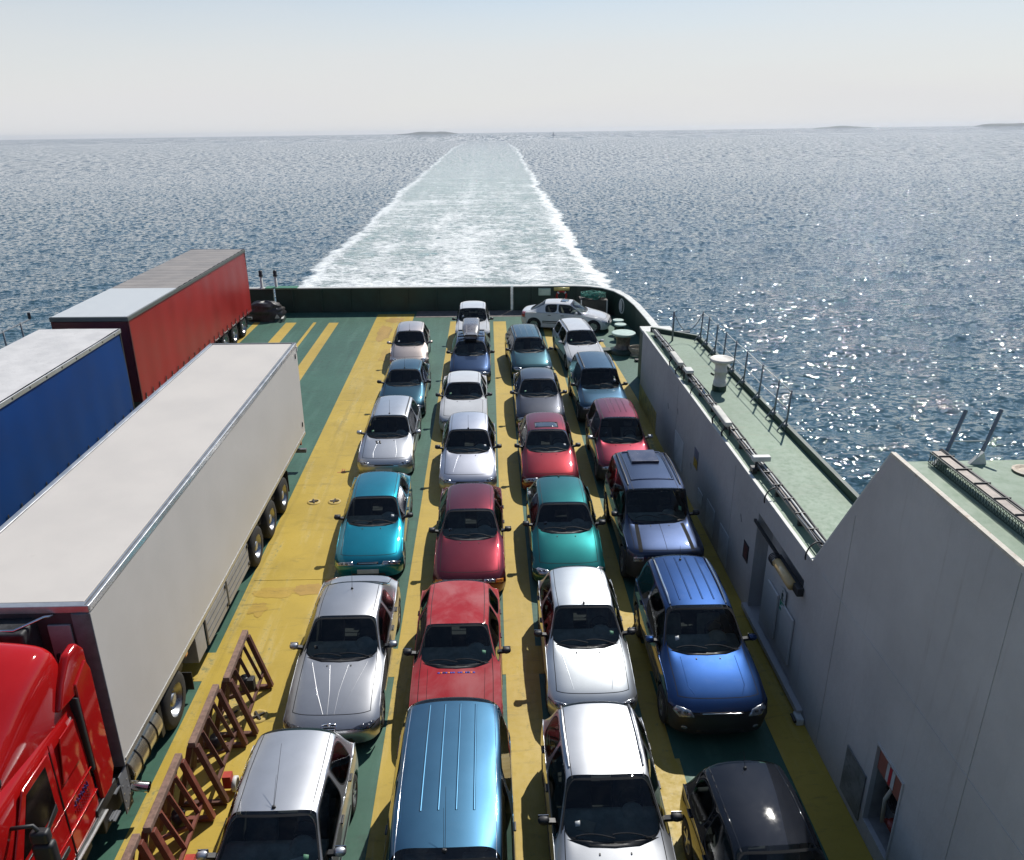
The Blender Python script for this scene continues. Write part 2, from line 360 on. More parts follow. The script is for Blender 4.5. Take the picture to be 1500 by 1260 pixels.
# things on the inside of the stern bulwark
lb = empty('light_box', (3.05, 43.86, 1.02)); tag(lb, 'pale green square light box on the dark stern bulwark', 'light box')
MB().b2((-.33, -.12, -.18), (.33, .07, .20)).build('box_body', mat('pale_green_box', (.42, .55, .42), .45), lb, bevel=.02); MB().b2((-.27, -.135, -.12), (.27, -.121, .14)).build('lens', mat('box_lens', (.50, .58, .46), .3), lb)
yl = empty('tube_lamp', (3.98, 43.86, 1.18)); tag(yl, 'yellow tubular lamp above a red lifebuoy on the stern bulwark', 'lamp')
MB().tube([(-.42, -.06, 0), (.42, -.06, 0)], .10, 14).build('lamp_tube', mat('yellow_lamp_cover', (.62, .50, .14), .3, coat=.5), yl, True); MB().b2((-.4, -.03, -.05), (.4, .06, .05)).build('bracket', TRIM, yl)
lr = empty('lifebuoy', (3.98, 43.78, .80)); tag(lr, 'red lifebuoy hung under the yellow tube lamp at the stern', 'lifebuoy')
m = MB(); m.tube([(.26*math.cos(a), 0, .26*math.sin(a)) for a in [2*math.pi*k/24 for k in range(25)]], .062, 10, False); m.build('ring', mat('lifebuoy_red', (.42, .03, .02), .5), lr, True)
m = MB()
for k in range(4):
    a = math.pi/4+k*math.pi/2; MB().tube([(.26*math.cos(a+d), 0, .26*math.sin(a+d)) for d in (-.16, 0, .16)], .066, 10).build('white_band', CAPW, lr, True)
# locker with a green net on top
lk = empty('rope_locker', (5.55, 42.55, 0)); tag(lk, 'dark steel locker in the stern corner', 'locker')
MB().b2((-.72, -.5, 0), (.72, .5, .95)).build('locker_body', mat('locker_brown', (.05, .045, .035), .55, var=.3), lk, bevel=.02)
for x in (-.68, .68): MB().b2((x-.03, -.53, .0), (x+.03, -.502, .95)).build('corner_post', CAPW, lk)
nm = MB(); r3 = random.Random(3)
for k in range(46):
    a0 = r3.uniform(0, 6.28); rx, ry = r3.uniform(.2, .68), r3.uniform(.15, .45); pts = []; ph = r3.uniform(0, 6); cz = .99+r3.uniform(0, .22)
    for i in range(15):
        a = a0+i*.35; d = math.hypot(math.cos(a)*rx/.7, math.sin(a)*ry/.5)
        pts.append((math.cos(a)*rx+.05*math.sin(3*a+ph), math.sin(a)*ry+.04*math.cos(4*a), cz+.13*(1-d)+.05*math.sin(2*a+ph)-(.18 if d > .95 else 0)*abs(math.sin(a+ph))))
    nm.tube(pts, .018, 5)
nt = nm.build('net_pile', mat('green_net', (.03, .20, .15), .7, var=.5, scale=9), None, True); nt.location = (5.55, 42.5, 0); tag(nt, 'tangled green net piled on the stern locker', 'net')
# round fairlead in the bulwark
fl = empty('fairlead', (6.98, 41.6, .72), R(-72)); tag(fl, 'white oval fairlead in the dark bulwark above the bollards', 'fairlead')
m = MB(); m.tube([(.27*math.cos(a), 0, .36*math.sin(a)) for a in [2*math.pi*k/24 for k in range(25)]], .07, 10, False); m.build('ring', CAPW, fl, True)
MB().tube([(0, -.05, 0), (0, -.02, 0)], .27, 20).build('opening', mat('bright_opening', (.55, .55, .52), .6), fl)
# bollards and the big mooring capstan
for (x, y, s_, lab) in [(6.35, 38.9, .8, 'farther of two pale topped bollards behind the capstan'), (6.30, 37.9, .85, 'nearer of two pale topped bollards behind the capstan')]:
    r = empty('bollard', (x, y, 0)); tag(r, lab, 'bollard', 'bollards in the stern corner')
    MB().lathe([(.33*s_, 0), (.33*s_, .05), (.22*s_, .07), (.20*s_, .72*s_), (.26*s_, .76*s_)], seg=22).build('post', DG, r, True)
    MB().lathe([(.26*s_, .76*s_), (.34*s_, .78*s_), (.34*s_, .84*s_), (.32*s_, .86*s_), (0, .86*s_)], seg=22).build('bollard_top', mat('pale_green_top', (.40, .52, .46), .5), r)
cp = empty('mooring_capstan', (6.08, 35.6, 0)); tag(cp, 'large waisted mooring capstan with a pale green top in the stern corner', 'capstan')
MB().lathe([(.62, 0), (.62, .14), (.50, .18), (.42, .22)], seg=28).build('base', DG, cp, True)
MB().lathe([(.42, .22), (.33, .30), (.30, .42), (.32, .62), (.38, .78), (.52, .84)], seg=28).build('drum', mat('drum_steel', (.16, .14, .12), .45, .4, var=.4, scale=9), cp, True)
MB().lathe([(.52, .84), (.54, .87), (.54, .93), (.50, .95), (0, .95)], seg=28).build('capstan_top', mat('pale_green_top', ()), cp)
MB().b2((-.95, -.25, 0), (-.55, .25, .18)).build('motor_foot', DG, cp, bevel=.02)
rc = MB()
for k in range(6): rc.tube([(.42*math.cos(a)*(1-.02*k)+.05*math.sin(k), .34*math.sin(a), .04+.06*k) for a in [2*math.pi*i/22 for i in range(23)]], .03, 6)
rp = rc.build('rope_coil', mat('pale_rope', (.45, .40, .32), .85, var=.3, scale=20), None, True); rp.location = (6.72, 35.2, 0); tag(rp, 'pale coil of mooring rope at the foot of the capstan', 'rope')
kt = MB().b2((-.35, -.12, 0), (.35, .12, .10)).build('steel_box', TRIM, None, bevel=.01); kt.location = (6.75, 34.2, 0); tag(kt, 'low black steel box on deck between capstan and starboard wall', 'box')

# --- starboard house: low wall with side deck, then the high block
WALL = deck_mat('white_wall_paint', (.50, .485, .475), 0, None, .16, (.34, .30, .26), (.53, .515, .50), .35)
WALLB = MATS['white_wall_paint'].node_tree.nodes['Principled BSDF']; WALLB.inputs['Specular IOR Level'].default_value = .5
for n_ in WALL.node_tree.nodes:
    if n_.type == 'BUMP': n_.inputs['Distance'].default_value = .05
SD = 2.80; YA, YB, YC = 29.0, 12.34, 10.41; TOP = 5.95
XO = 7.40
def zt_(y): return SD-.03+(YA-y)*(2.99-2.73)/(YA-YB)   # the side deck climbs a little
SDM = deck_mat('side_deck_green', (.195, .275, .19), 0, None, .35, (.20, .14, .08), (.24, .32, .23))
RUSTY = mat('rusty_edge', (.28, .15, .07), .7, var=.5, scale=12)
XW = X1
# the wall surface, built in bays so that the door recess and the hose niche are real openings
def bay(vs): return vs
wl_ = MB()
def wallquad(y0, y1, z0, z1, z1b=None):
    z1b = z1 if z1b is None else z1b
    wl_.add([(XW, y0, z0), (XW, y1, z0), (XW, y1, z1b), (XW, y0, z1), (XW+.06, y0, z0), (XW+.06, y1, z0), (XW+.06, y1, z1b), (XW+.06, y0, z1)],
            [(0, 3, 2, 1), (4, 5, 6, 7), (3, 7, 6, 2), (0, 1, 5, 4), (0, 4, 7, 3), (1, 2, 6, 5)])
DY0, DY1, DZ0, DZ1 = 12.55, 15.2, .16, 2.50          # wide door recess
NY0, NY1, NZ0, NZ1 = 8.50, 9.25, .34, 1.78           # fire hose niche
wallquad(DY1, YA, 0, zt_(DY1), zt_(YA))
wallquad(DY0, DY1, DZ1, zt_(DY0), zt_(DY1)); wallquad(DY0, DY1, 0, DZ0)
wallquad(YB, DY0, 0, zt_(YB), zt_(DY0))
wallquad(NY1, YC, 0, TOP, TOP); wl_.add([(XW, YC, 0), (XW, YB, 0), (XW, YB, zt_(YB)), (XW, YC, TOP), (XW+.06, YC, 0), (XW+.06, YB, 0), (XW+.06, YB, zt_(YB)), (XW+.06, YC, TOP)], [(0, 3, 2, 1), (4, 5, 6, 7), (3, 7, 6, 2), (0, 1, 5, 4), (0, 4, 7, 3), (1, 2, 6, 5)])
wallquad(NY0, NY1, 0, NZ0); wallquad(NY0, NY1, NZ1, TOP); wallquad(Y0, NY0, 0, TOP)
# end face towards the stern with a rounded outer edge
wl_.b2((XW+.06, YA-.06, 0), (XO, YA, SD-.04))
wall = wl_.build('starboard_wall', WALL); tag(wall, 'grey white starboard wall of the car deck with a sloping step up to the high block', 'wall')
# yellow scuffed skirting at the end
MB().b2((XW-.012, YA-3.2, .02), (XW-.002, YA, .75)).build('yellow_skirting', mat('skirting_yellow', (.42, .34, .12), .6, var=.4, scale=2.5, dirt=(.5, .5, .5), dirtamt=.8), wall)
# edge rail along the low and sloping top
m = MB(); m.bar((XW+.03, YA, zt_(YA)+.01), (XW+.03, YB, zt_(YB)+.01), .07, .03); m.bar((XW+.03, YB, zt_(YB)+.01), (XW+.03, YC, TOP+.01), .07, .03, (1, 0, 0)); m.build('top_edge', CAPW, wall)
MB().bar((XW+.03, YC, TOP+.012), (XW+.03, Y0, TOP+.012), .07, .04).build('rusty_top_edge', mat('rust_streaked_edge', (.55, .5, .42), .6, var=.2, scale=5, dirt=(.30, .15, .06), dirtamt=1.0), wall)
# weld lines of the wall plating
for p, q in (((XW-.003, Y0, 3.05), (XW-.003, 11.9, 3.05)), ((XW-.003, 4.0, 0), (XW-.003, 4.0, 5.9)), ((XW-.003, 7.35, 0), (XW-.003, 7.35, 5.9)), ((XW-.003, 11.1, 0), (XW-.003, 11.1, 4.6)), ((XW-.003, 17.0, 0), (XW-.003, 17.0, 2.8)), ((XW-.003, 23.0, 0), (XW-.003, 23.0, 2.7))):
    MB().bar(p, q, .003, .009, (1, 0, 0)).build('weld_line', WALL, wall)
for (y, z) in [(24.2, 1.7), (22.9, 2.0), (20.9, 1.1), (16.3, 1.9)]:
    MB().bar((XW-.004, y, z), (XW-.004, y-.10, z-.16), .003, .015, (1, 0, 0)).build('scratch', mat('dark_scuff', (.06, .06, .07), .7), wall)
# door recess
dr_ = MB().b2((XW+.061, DY0-.1, 0), (XW+.42, DY0, DZ1+.05)).b2((XW+.061, DY1, 0), (XW+.42, DY1+.1, DZ1+.05)).b2((XW+.061, DY0, DZ1), (XW+.42, DY1, DZ1+.06)).b2((XW+.061, DY0, DZ0-.1), (XW+.42, DY1, DZ0)).b2((XW+.36, DY0, DZ0), (XW+.42, DY1, DZ1))
dr_.build('door_recess', WALL, wall)
dp = MB().b2((XW+.035, DY0+.02, DZ0+.02), (XW+.075, 14.55, 2.12)).build('sliding_door', WALL, wall, bevel=.015)
for y in (12.75, 13.6): MB().b2((XW-.02, y, .45), (XW+.034, y+.62, 1.5)).build('reflection_panel', WALL, dp, bevel=.08, seg=4)  # rounded raised shapes standing in for the cars' reflections on the door
MB().b2((XW+.0, 13.02, .86), (XW+.032, 13.10, 1.06)).build('red_tag', mat('tag_red', (.30, .015, .02), .5), dp)
MB().bar((XW-.03, 15.3, 2.28), (XW-.03, 13.7, 2.28), .05, .06).build('door_track', TRIM, wall)
MB().b2((XW-.11, 11.8, .10), (XW-.002, 15.3, .20)).build('threshold', WALL, wall)
# lamp over the door
fx = empty('bulkhead_lamp', (XW-.10, 13.1, 2.30)); tag(fx, 'tan tubular lamp in a dark bracket over the sliding door', 'lamp')
MB().b2((-.03, -.62, -.10), (.095, .62, .07)).build('bracket', TRIM, fx, bevel=.015); MB().tube([(-.05, -.40, .0), (-.05, .42, .0)], .095, 14).build('lamp_cover', mat('tan_lamp_cover', (.60, .42, .19), .35, coat=.5), fx, True)
for k in range(4): MB().tube([(-.05+.105*math.cos(a), .46+.05*k, .105*math.sin(a)) for a in [2*math.pi*i/12 for i in range(13)]], .012, 5).build('guard_ring', TRIM, fx)
# signs on the wall
def sign(name, y, z, w, h, m, lab): o = MB().b2((-.012, -w/2, -h/2), (0, w/2, h/2)).build(name, m, None); o.location = (XW-.003, y, z); return tag(o, lab, 'sign')
SG = mat('sign_green', (.02, .19, .12), .4); SW = mat('sign_white', (.48, .5, .5), .4)
s1 = sign('exit_sign', 13.35, 1.54, .24, .50, SW, 'small green and white running man exit sign under the wall lamp')
MB().b2((-.016, -.10, -.235), (-.0125, .10, -.03)).build('green_field', SG, s1)
m = MB()   # the running figure
for p, q, w in [((.02, .17), (.0, .06), .045), ((.0, .06), (.06, -.0), .022), ((.06, 0), (.05, -.02), .02), ((0, .06), (-.05, .01), .022), ((-.05, .01), (-.08, .03), .02), ((.02, .15), (.07, .11), .018), ((.01, .15), (-.05, .13), .018)]:
    m.bar((-.0145, p[0], p[1]), (-.0145, q[0], q[1]), .004, w, (1, 0, 0))
m.lathe([(0, -.0165), (.022, -.016), (.022, -.013)], c=(0, .025, .20), axis='X', seg=10); m.build('running_figure', mat('figure_dark', (.02, .05, .04), .5), s1)
MB().bar((-.0185, -.055, -.13), (-.0185, .055, -.13), .004, .03, (1, 0, 0)).b2((-.0205, -.07, -.16), (-.0165, -.04, -.10)).build('arrow', SW, s1)
s2 = sign('wall_notice', 15.69, 1.27, .34, .42, mat('notice_frame', (.035, .03, .035), .4), 'small dark framed notice beside the door recess'); MB().b2((-.015, -.12, -.16), (-.0125, .12, .16)).build('picture', mat('notice_red_brown', (.10, .04, .04), .4, var=.6, scale=14), s2)
s3 = sign('warning_sign', 20.39, 1.45, .42, .55, mat('sign_blue_grey', (.16, .18, .24), .4, var=.4, scale=8), 'grey blue and yellow warning sign beside the tall navy off-roader'); MB().b2((-.016, -.20, -.26), (-.0125, .20, .0)).build('yellow_field', mat('sign_yellow', (.40, .27, .03), .5, var=.4, scale=12), s3)
for k, (y, z, w, h, l) in enumerate([(19.67, .62, .5, .36, 'small pale plate'), (18.6, .55, .75, .78, 'farther tall pale plate'), (17.3, .50, .75, .85, 'nearer tall pale plate'), (22.4, .82, 1.1, .95, 'broad pale plate')]):
    o = sign('pale_plate', y, z, w, h, mat('pale_plate', (.60, .61, .62), .4), l+(' low on the starboard wall right of the navy off-roader' if k < 3 else ' low on the starboard wall right of the wine red off-roader')); o['category'] = 'wall plate'
# fire hose niche
nc = MB().b2((XW+.061, NY0-.06, NZ0-.06), (XW+.40, NY0, NZ1+.06)).b2((XW+.061, NY1, NZ0-.06), (XW+.40, NY1+.06, NZ1+.06)).b2((XW+.061, NY0, NZ1), (XW+.40, NY1, NZ1+.06)).b2((XW+.061, NY0, NZ0-.06), (XW+.40, NY1, NZ0)).b2((XW+.34, NY0, NZ0), (XW+.40, NY1, NZ1))
nc.build('niche_lining', mat('niche_grey', (.26, .25, .24), .6, var=.25, dirt=(.12, .08, .05)), wall)
m = MB()
for a, b, z0, z1 in ((NY0-.03, NY0, NZ0, NZ1), (NY1, NY1+.03, NZ0, NZ1)): m.b2((XW-.02, a, z0), (XW-.001, b, z1))
m.b2((XW-.02, NY0-.03, NZ1), (XW-.001, NY1+.03, NZ1+.03)).b2((XW-.02, NY0-.03, NZ0-.03), (XW-.001, NY1+.03, NZ0)); m.build('niche_frame', WALL, wall)
hb = empty('fire_hose', (XW+.20, (NY0+NY1)/2, NZ0)); tag(hb, 'red fire hose box and coiled hose in the wall niche at lower right', 'fire hose')
MB().b2((-.17, -.36, 1.02), (.13, .36, 1.40)).build('hose_box', mat('faded_fire_red', (.26, .085, .065), .45), hb, bevel=.01)
MB().b2((-.178, -.13, 1.06), (-.172, .10, 1.36)).build('label_white', SW, hb); MB().b2((-.183, -.05, 1.06), (-.179, .02, 1.36)).build('label_red', mat('label_red', (.40, .01, .03), .4), hb)
m = MB(); 
for k in range(5): m.tube([(-.04+.035*k, .0+.20*math.cos(a), .78+.20*math.sin(a)) for a in [2*math.pi*i/20 for i in range(21)]], .026, 6)
m.build('hose_coil', mat('hose_dark', (.03, .022, .02), .8), hb, True)
m = MB(); m.tube([(-.05, -.2, .08), (-.05, -.2, .45)], .045, 10); m.tube([(-.05, -.2, .3), (-.05, .05, .3)], .04, 10); m.lathe([(.0, .0), (.12, .0), (.12, .03), (0, .03)], c=(-.05, -.2, .46), seg=14); m.build('valve', mat('valve_red', (.25, .03, .02), .5), hb, True)
m = MB(); m.tube([(-.1, -.02, 1.0), (-.13, .06, .7), (-.13, .02, .3)], .03, 8); m.build('nozzle', mat('nozzle_cream', (.5, .45, .36), .5), hb, True)
pl = MB().b2((-.02, -.34, -.45), (0, .34, .45)).build('hatch_plate', mat('worn_hatch', (.20, .21, .21), .6, .3, var=.3, scale=3, dirt=(.03, .03, .03), dirtamt=.9), None, bevel=.012); pl.location = (XW-.003, 9.72, .58); tag(pl, 'worn grey steel hatch plate on the wall left of the hose niche', 'hatch plate')
hk = empty('deck_hook', (XW-.10, 11.74, 0)); tag(hk, 'small white cleat on the deck at the foot of the wall', 'cleat'); MB().b2((-.06, -.12, 0), (.08, .12, .14)).build('cleat_body', CAPW, hk, bevel=.02); MB().tube([(-.08, -.1, .08), (-.08, .1, .08)], .03, 8).build('pin', TRIM, hk)

# side deck
sd_ = mesh_obj('side_deck', [(XW+.06, YA, zt_(YA)), (XO-.05, YA-1.2, zt_(YA)), (XO-.02, YB, zt_(YB)), (XW+.06, YB, zt_(YB)), (XW+.06, 8, zt_(8)), (XO-.02, 8, zt_(8))], [(0, 3, 2, 1), (3, 4, 5, 2)], SDM); tag(sd_, kind='structure')
h = MB(); h.b2((XO, Y0, -6), (XO+.1, YA-.5, 2.6)); h.b2((X0-.1, Y0, -6), (X0, 44.1, 0)); h.b2((X0-.1, 43.9, -6), (XO, 44.2, -.42)); h.b2((X0-.1, Y0-.1, -6), (XO, Y0, 6)); h.build('hull', DG); tag(bpy.data.objects['hull'], kind='structure')
cm = MB(); cm.bar((XO+.03, YA-1.2, zt_(YA)+.03), (XO+.03, 8.0, zt_(8)+.08), .10, .24); cm.bar((XW+.30, YA-.0, zt_(YA)+.05), (XO, YA-1.2, zt_(YA)+.05), .12, .2); 
cmo = cm.build('side_deck_coaming', DG); tag(cmo, 'dark green raised edge along the outside of the side deck', 'coaming')
# small white platform at the stern end of the wall
pf = empty('corner_platform', (6.55, 30.6, 0)); tag(pf, 'white topped corner platform where bulwark meets starboard wall', 'platform')
MB().b2((-.40, -.55, 0), (.80, 1.5, 2.05)).build('platform_side', DG, pf); MB().b2((-.42, -.2, 2.051), (.82, 1.52, 2.13)).build('platform_top', CAPW, pf); MB().b2((-.25, -.54, 2.052), (.5, -.25, 2.30)).build('green_box', DG, pf)
# railing along the outer edge
GREY = mat('rail_grey', (.15, .17, .19), .5, var=.15)
ra = empty('side_railing', (XO, 22, zt_(22))); tag(ra, 'grey post and wire railing along the outer edge of the side deck', 'railing')
py = [27.4, 26.55, 25.5, 24.5, 23.4, 22.3, 20.9, 19.6, 18.7]
for i, y in enumerate(py):
    z = zt_(y)-zt_(22); m = MB(); m.tube([(-.02, y-22, z), (.02, y-22, z+1.08)], .026, 8); m.build('rail_post', GREY, ra, True)
    MB().bar((-.22, y-22, z+.02), (.0, y-22, z+.36), .03, .03).b2((-.10, y-22-.05, z+.12), (.02, y-22+.05, z+.20)).build('post_foot', GREY, ra)
for hgt in (.55, 1.05):
    MB().tube([(.02, y-22, zt_(y)-zt_(22)+hgt-(.0 if i % 2 else .02)) for i, y in enumerate(py)], .011, 6).build('rail_wire', CAPW, ra, True)
m = MB(); z = zt_(28)-zt_(22); m.tube([(-.95, 27.6-22, z), (-.95, 27.6-22, z+1.05)], .035, 8); m.build('rail_post', GREY, ra, True)
MB().tube([(-.95+.95*t, 27.6-22-.2*t, z+1.0-.9*t*(1-t)*1.6-.25*math.sin(math.pi*t)) for t in [i/10 for i in range(11)]], .014, 5).build('slack_chain', GREY, ra, True)
# mushroom ventilator
vt = empty('mushroom_vent', (6.60, 22.0, zt_(22))); tag(vt, 'white mushroom ventilator on a green foot standing on the side deck', 'ventilator')
MB().lathe([(.20, 0), (.20, .16)], seg=20).build('vent_foot', DG, vt, True)
MB().lathe([(.185, .16), (.185, .30), (.165, .31), (.165, .55), (.18, .56), (.18, .62), (.165, .63), (.17, .82)], seg=24).build('vent_pipe', mat('vent_white', (.60, .56, .50), .5, dirt=(.3, .2, .12), dirtamt=.3), vt, True)
MB().lathe([(.17, .82), (.29, .86), (.335, .90), (.34, .95), (.31, .97), (.28, .945), (.15, .935), (0, .94)], seg=28).build('vent_cap', mat('vent_white', ()), vt, True)
MB().tube([(-.28, 0, .52), (-.19, 0, .46)], .03, 6).build('handle', TRIM, vt)
# cable run along the side deck
ct = empty('cable_run', (5.98, 20, zt_(20))); tag(ct, 'long grey brown cable duct with loose cables along the side deck', 'cable duct')
def zc_(y): return zt_(y)-zt_(20)
TRAY = mat('tray_brown', (.30, .26, .23), .6, .2, var=.35, scale=7, dirt=(.12, .08, .05), dirtamt=.6)
m = MB(); m.bar((0, 8.5, zc_(28.5)+.13), (0, -7.8, zc_(12.2)+.13), .15, .05); m.build('duct', TRAY, ct)
r4 = random.Random(5)
for k, (dx, mm, rad) in enumerate([(-.05, TRIM, .02), (.03, CAPW, .022), (.085, TRIM, .022), (-.09, GREY, .014)]):
    MB().tube([(dx+.018*math.sin(y*1.7+k)+.01*r4.uniform(-1, 1), y-20, zc_(y)+.175+.01*math.sin(y*2.3+k)) for y in np.arange(28.5, 12.1, -.4)], rad, 6).build('cable', mm, ct, True)
for y in np.arange(28, 12.5, -1.3): MB().b2((-.09, y-20-.03, zc_(y)), (.09, y-20+.03, zc_(y)+.10)).build('duct_foot', TRIM, ct)
for y in np.arange(27.5, 12.5, -.65): MB().b2((-.10, y-20-.015, zc_(y)+.158), (.10, y-20+.015, zc_(y)+.205)).build('cable_clip', TRIM, ct)
for (y, lab) in ((24.1, 'deck floodlight on bent legs, far end of the cable duct'), (18.9, 'deck floodlight on bent legs, middle of the cable duct')):
    r = empty('deck_lamp', (5.80, y, zt_(y))); tag(r, lab, 'lamp', 'floodlights along the cable duct')
    MB().b2((-.08, -.62, .30), (.10, .62, .42)).build('lamp_body', mat('lamp_cream', (.60, .57, .50), .4), r, bevel=.03)
    for yy in (-.55, .35):
        MB().tube([(-.10, yy, 0), (-.13, yy, .15), (-.02, yy, .30)], .022, 6).tube([(.08, yy, .05), (.05, yy, .30)], .022, 6).build('lamp_leg', TRIM, r)
jb = empty('junction_box', (5.95, 16.2, zt_(16.2))); tag(jb, 'white junction box on a stalk beside the cable duct', 'junction box'); MB().b2((-.2, -.06, .28), (.2, .10, .40)).build('box_body', CAPW, jb, bevel=.02); MB().tube([(-.1, 0, 0), (-.1, 0, .3)], .03, 8).b2((-.2, -.1, .02), (-.1, .1, .14)).build('stalk', TRIM, jb)
jb = empty('junction_box', (5.93, 23.0, zt_(23))); tag(jb, 'small white lamp head over the cable duct near the ventilator', 'junction box'); MB().b2((-.12, -.2, .25), (.12, .2, .36)).build('box_body', CAPW, jb, bevel=.03); MB().tube([(-.1, .1, 0), (-.1, .1, .28)], .025, 8).build('stalk', TRIM, jb)
for k, y in enumerate((21.8, 14.9, 12.6)):
    o = MB().tube([(.20*math.cos(a)-.05, .1*math.cos(a), .02+.22*math.sin(a)) for a in [math.pi*i/12-.2 for i in range(15)]], .016, 6).build('cable_loop', TRIM, None, True); o.location = (5.95 if k == 0 else 5.85, y, zt_(y)); tag(o, ['black cable loop standing over the duct near the ventilator', 'black cable loop on the side deck above the dark notice', 'black cable loop at the near end of the side deck'][k], 'cable')
# upper deck on the high block
ud = MB().b2((XW+.06, Y0, TOP-.10), (11.5, 10.15, TOP)).build('upper_deck', SDM); tag(ud, kind='structure')
hs = MB().b2((XO+.101, Y0, -1), (11.4, 10.0, TOP-.11)).build('block_side', WALL); tag(hs, kind='structure')
# fill under the sloping wing
tr = empty('wire_cable_tray', (6.13, 7, TOP)); tag(tr, 'wire mesh cable tray carrying cables across the upper deck', 'cable tray')
m = MB(); m.bar((0, 3.1, .16), (.10, -8, .16), .12, .03); m.build('tray_floor', TRAY, tr)
m = MB()
for k in range(0, 190): y = 3.1-k*.058; x = (3.1-y)*.009; m.bar((x-.085, y, .02), (x-.085, y-.05, .16), .006, .006).bar((x-.085, y-.05, .02), (x-.085, y, .16), .006, .006)
m.bar((-.085, 3.1, .16), (.015, -8, .16), .012, .012).bar((-.085, 3.1, .02), (.015, -8, .02), .012, .012); o = m.build('mesh_side', DG, tr); o['kind'] = 'stuff'
for k, dx in enumerate((.075, .10, .125, .095)): MB().tube([(dx+(3.1-y)*.009+.006*math.sin(3*y+k), y, .17+.012*(k % 2)+.008*math.sin(2*y)) for y in np.arange(3.15, -8, -.3)], .014, 5).build('cable', TRIM, tr, True)
for y in np.arange(2.9, -8, -.42): MB().b2(((3.1-y)*.009-.07, y-.006, .178), ((3.1-y)*.009+.14, y+.006, .195)).build('cable_tie', TRIM, tr)
for k, x in enumerate((6.20, 6.70)):
    o = empty('leaning_post', (x, 10.05, TOP)); tag(o, ('left' if k == 0 else 'middle')+' leaning grey post on the edge of the upper deck', 'post', 'leaning posts on the upper deck')
    MB().bar((0, 0, 0), (.40, .33, .66), .042, .04).build('post_bar', GREY, o); MB().prism([(-.12, 0), (.12, 0), (.05, .18)], -.03, .03, 'Y').build('gusset', CAPW, o)
MB().tube([(6.37, 10.19, TOP+.28), (6.87, 10.19, TOP+.28)], .010, 6).build('rail_wire', CAPW, o).matrix_parent_inverse = Matrix.Translation(-Vector(o.location))
o = empty('curved_davit', (7.22, 9.75, TOP)); tag(o, 'curved grey post rising from a rusty white ring at the right edge', 'post')
MB().lathe([(.17, 0), (.19, .03), (.15, .04), (.10, .02), (0, .02)], seg=20).build('rusty_ring', mat('rusty_ring', (.5, .42, .32), .6, var=.4, scale=9, dirt=(.25, .10, .03), dirtamt=1.), o); MB().tube([(0, 0, 0), (.05, .05, .5), (.3, .1, 1.0)], .035, 8).build('post_bar', GREY, o, True)
# port side: low wall with rail seen beyond the trailers
pw = MB().b2((X0-.1, Y0, 0), (X0, 43.89, 2.6)).build('port_wall', WALL); tag(pw, 'white port side wall beyond the trailers', 'wall')
pr = empty('port_railing', (-15.45, 24, 2.6)); tag(pr, 'grey tube railing on the port wall behind the blue trailer', 'railing')
for y in np.arange(12, 27.6, 1.05): MB().tube([(0, y-24, 0), (0, y-24, 1.32)], .03, 8).build('rail_post', GREY, pr, True)
for z in (.62, 1.28): MB().tube([(0, -12, z), (0, 3.3, z)], .025, 8).build('rail_bar', GREY, pr, True)
MB().lathe([(.05, 1.3), (.05, 1.5), (0, 1.5)], c=(0, 3.3, 0), seg=8).build('post_knob', TRIM, pr)

# --- brown trailer trestles
BR = mat('trestle_brown', (.115, .045, .032), .6, var=.3, scale=5, dirt=(.05, .03, .02), dirtamt=.7, bump=.004)
BR2 = mat('trestle_red_brown', (.20, .055, .035), .55, var=.25, scale=5, dirt=(.07, .03, .02), dirtamt=.7, bump=.004)
WOOD = mat('weathered_beam', (.22, .135, .10), .8, var=.35, scale=6, dirt=(.08, .05, .04), dirtamt=.8, bump=.01, bscale=20)
def trestle(x, y, rz, m, wheel, lab):
    t = empty('trailer_trestle', (x, y, 0), rz); tag(t, lab, 'trestle', 'brown trestles standing in a row beside the white trailer')
    L = 1.40; H = 1.28; s = .36
    MB().b2((-.055, -L/2, H-.04), (.055, L/2, H+.06)).build('top_beam', WOOD, t, bevel=.012)
    for yy in (-L/2+.06, L/2-.06):
        for sx in (-1, 1): MB().bar((sx*.045, yy, H-.045), (sx*s, yy, .05), .095, .085).build('leg', m, t, bevel=.006)
        MB().bar((-s, yy, .045), (s, yy, .045), .08, .07).build('foot_beam', m, t, bevel=.006)
    for yy in (-.33, 0, .33):
        for sx in (-1, 1): MB().bar((sx*.04, yy, H-.045), (sx*s*.66, yy+.10, .40), .075, .06).build('strut', m, t)
    for sx in (-1, 1): MB().bar((sx*s*.68, -L/2+.06, .40), (sx*s*.68, L/2-.06, .40), .05, .05).build('side_rail', m, t)
    MB().bar((-s*.6, -.1, .42), (s*.6, .3, .30), .06, .06).build('axle_brace', m, t)
    MB().tube([(-.05, .30, .25), (.0, .30, .55)], .10, 12).build('jack', TRIM, t, True)
    if wheel:
        w = MB().lathe([(.10, -.035), (.13, -.03), (.13, .03), (.10, .035)], axis='X', seg=18, c=(s+.08, -.35, .13)).build('wheel', CAPW, t, True)
        MB().lathe([(.09, -.03), (.05, -.02), (0, -.03)], axis='X', seg=14, c=(s+.08, -.35, .13)).lathe([(.09, .03), (.05, .02), (0, .03)], axis='X', seg=14, c=(s+.08, -.35, .13)).build('rim', TRIM, w, True)
        MB().b2((s-.1, -.42, .1), (s+.04, -.28, .34)).build('castor_fork', mat('castor_red', (.45, .05, .03), .5), t)
    else: MB().b2((s-.22, -.1, .55), (s-.1, .06, .78)).build('hanging_box', TRIM, t, bevel=.01)
    return t
trestle(-4.68, 12.35, .03, BR, False, 'farthest brown trestle; a black box hangs on its leg')
trestle(-4.76, 10.80, .03, BR, True, 'second brown trestle from the stern, between its darker and redder neighbours')
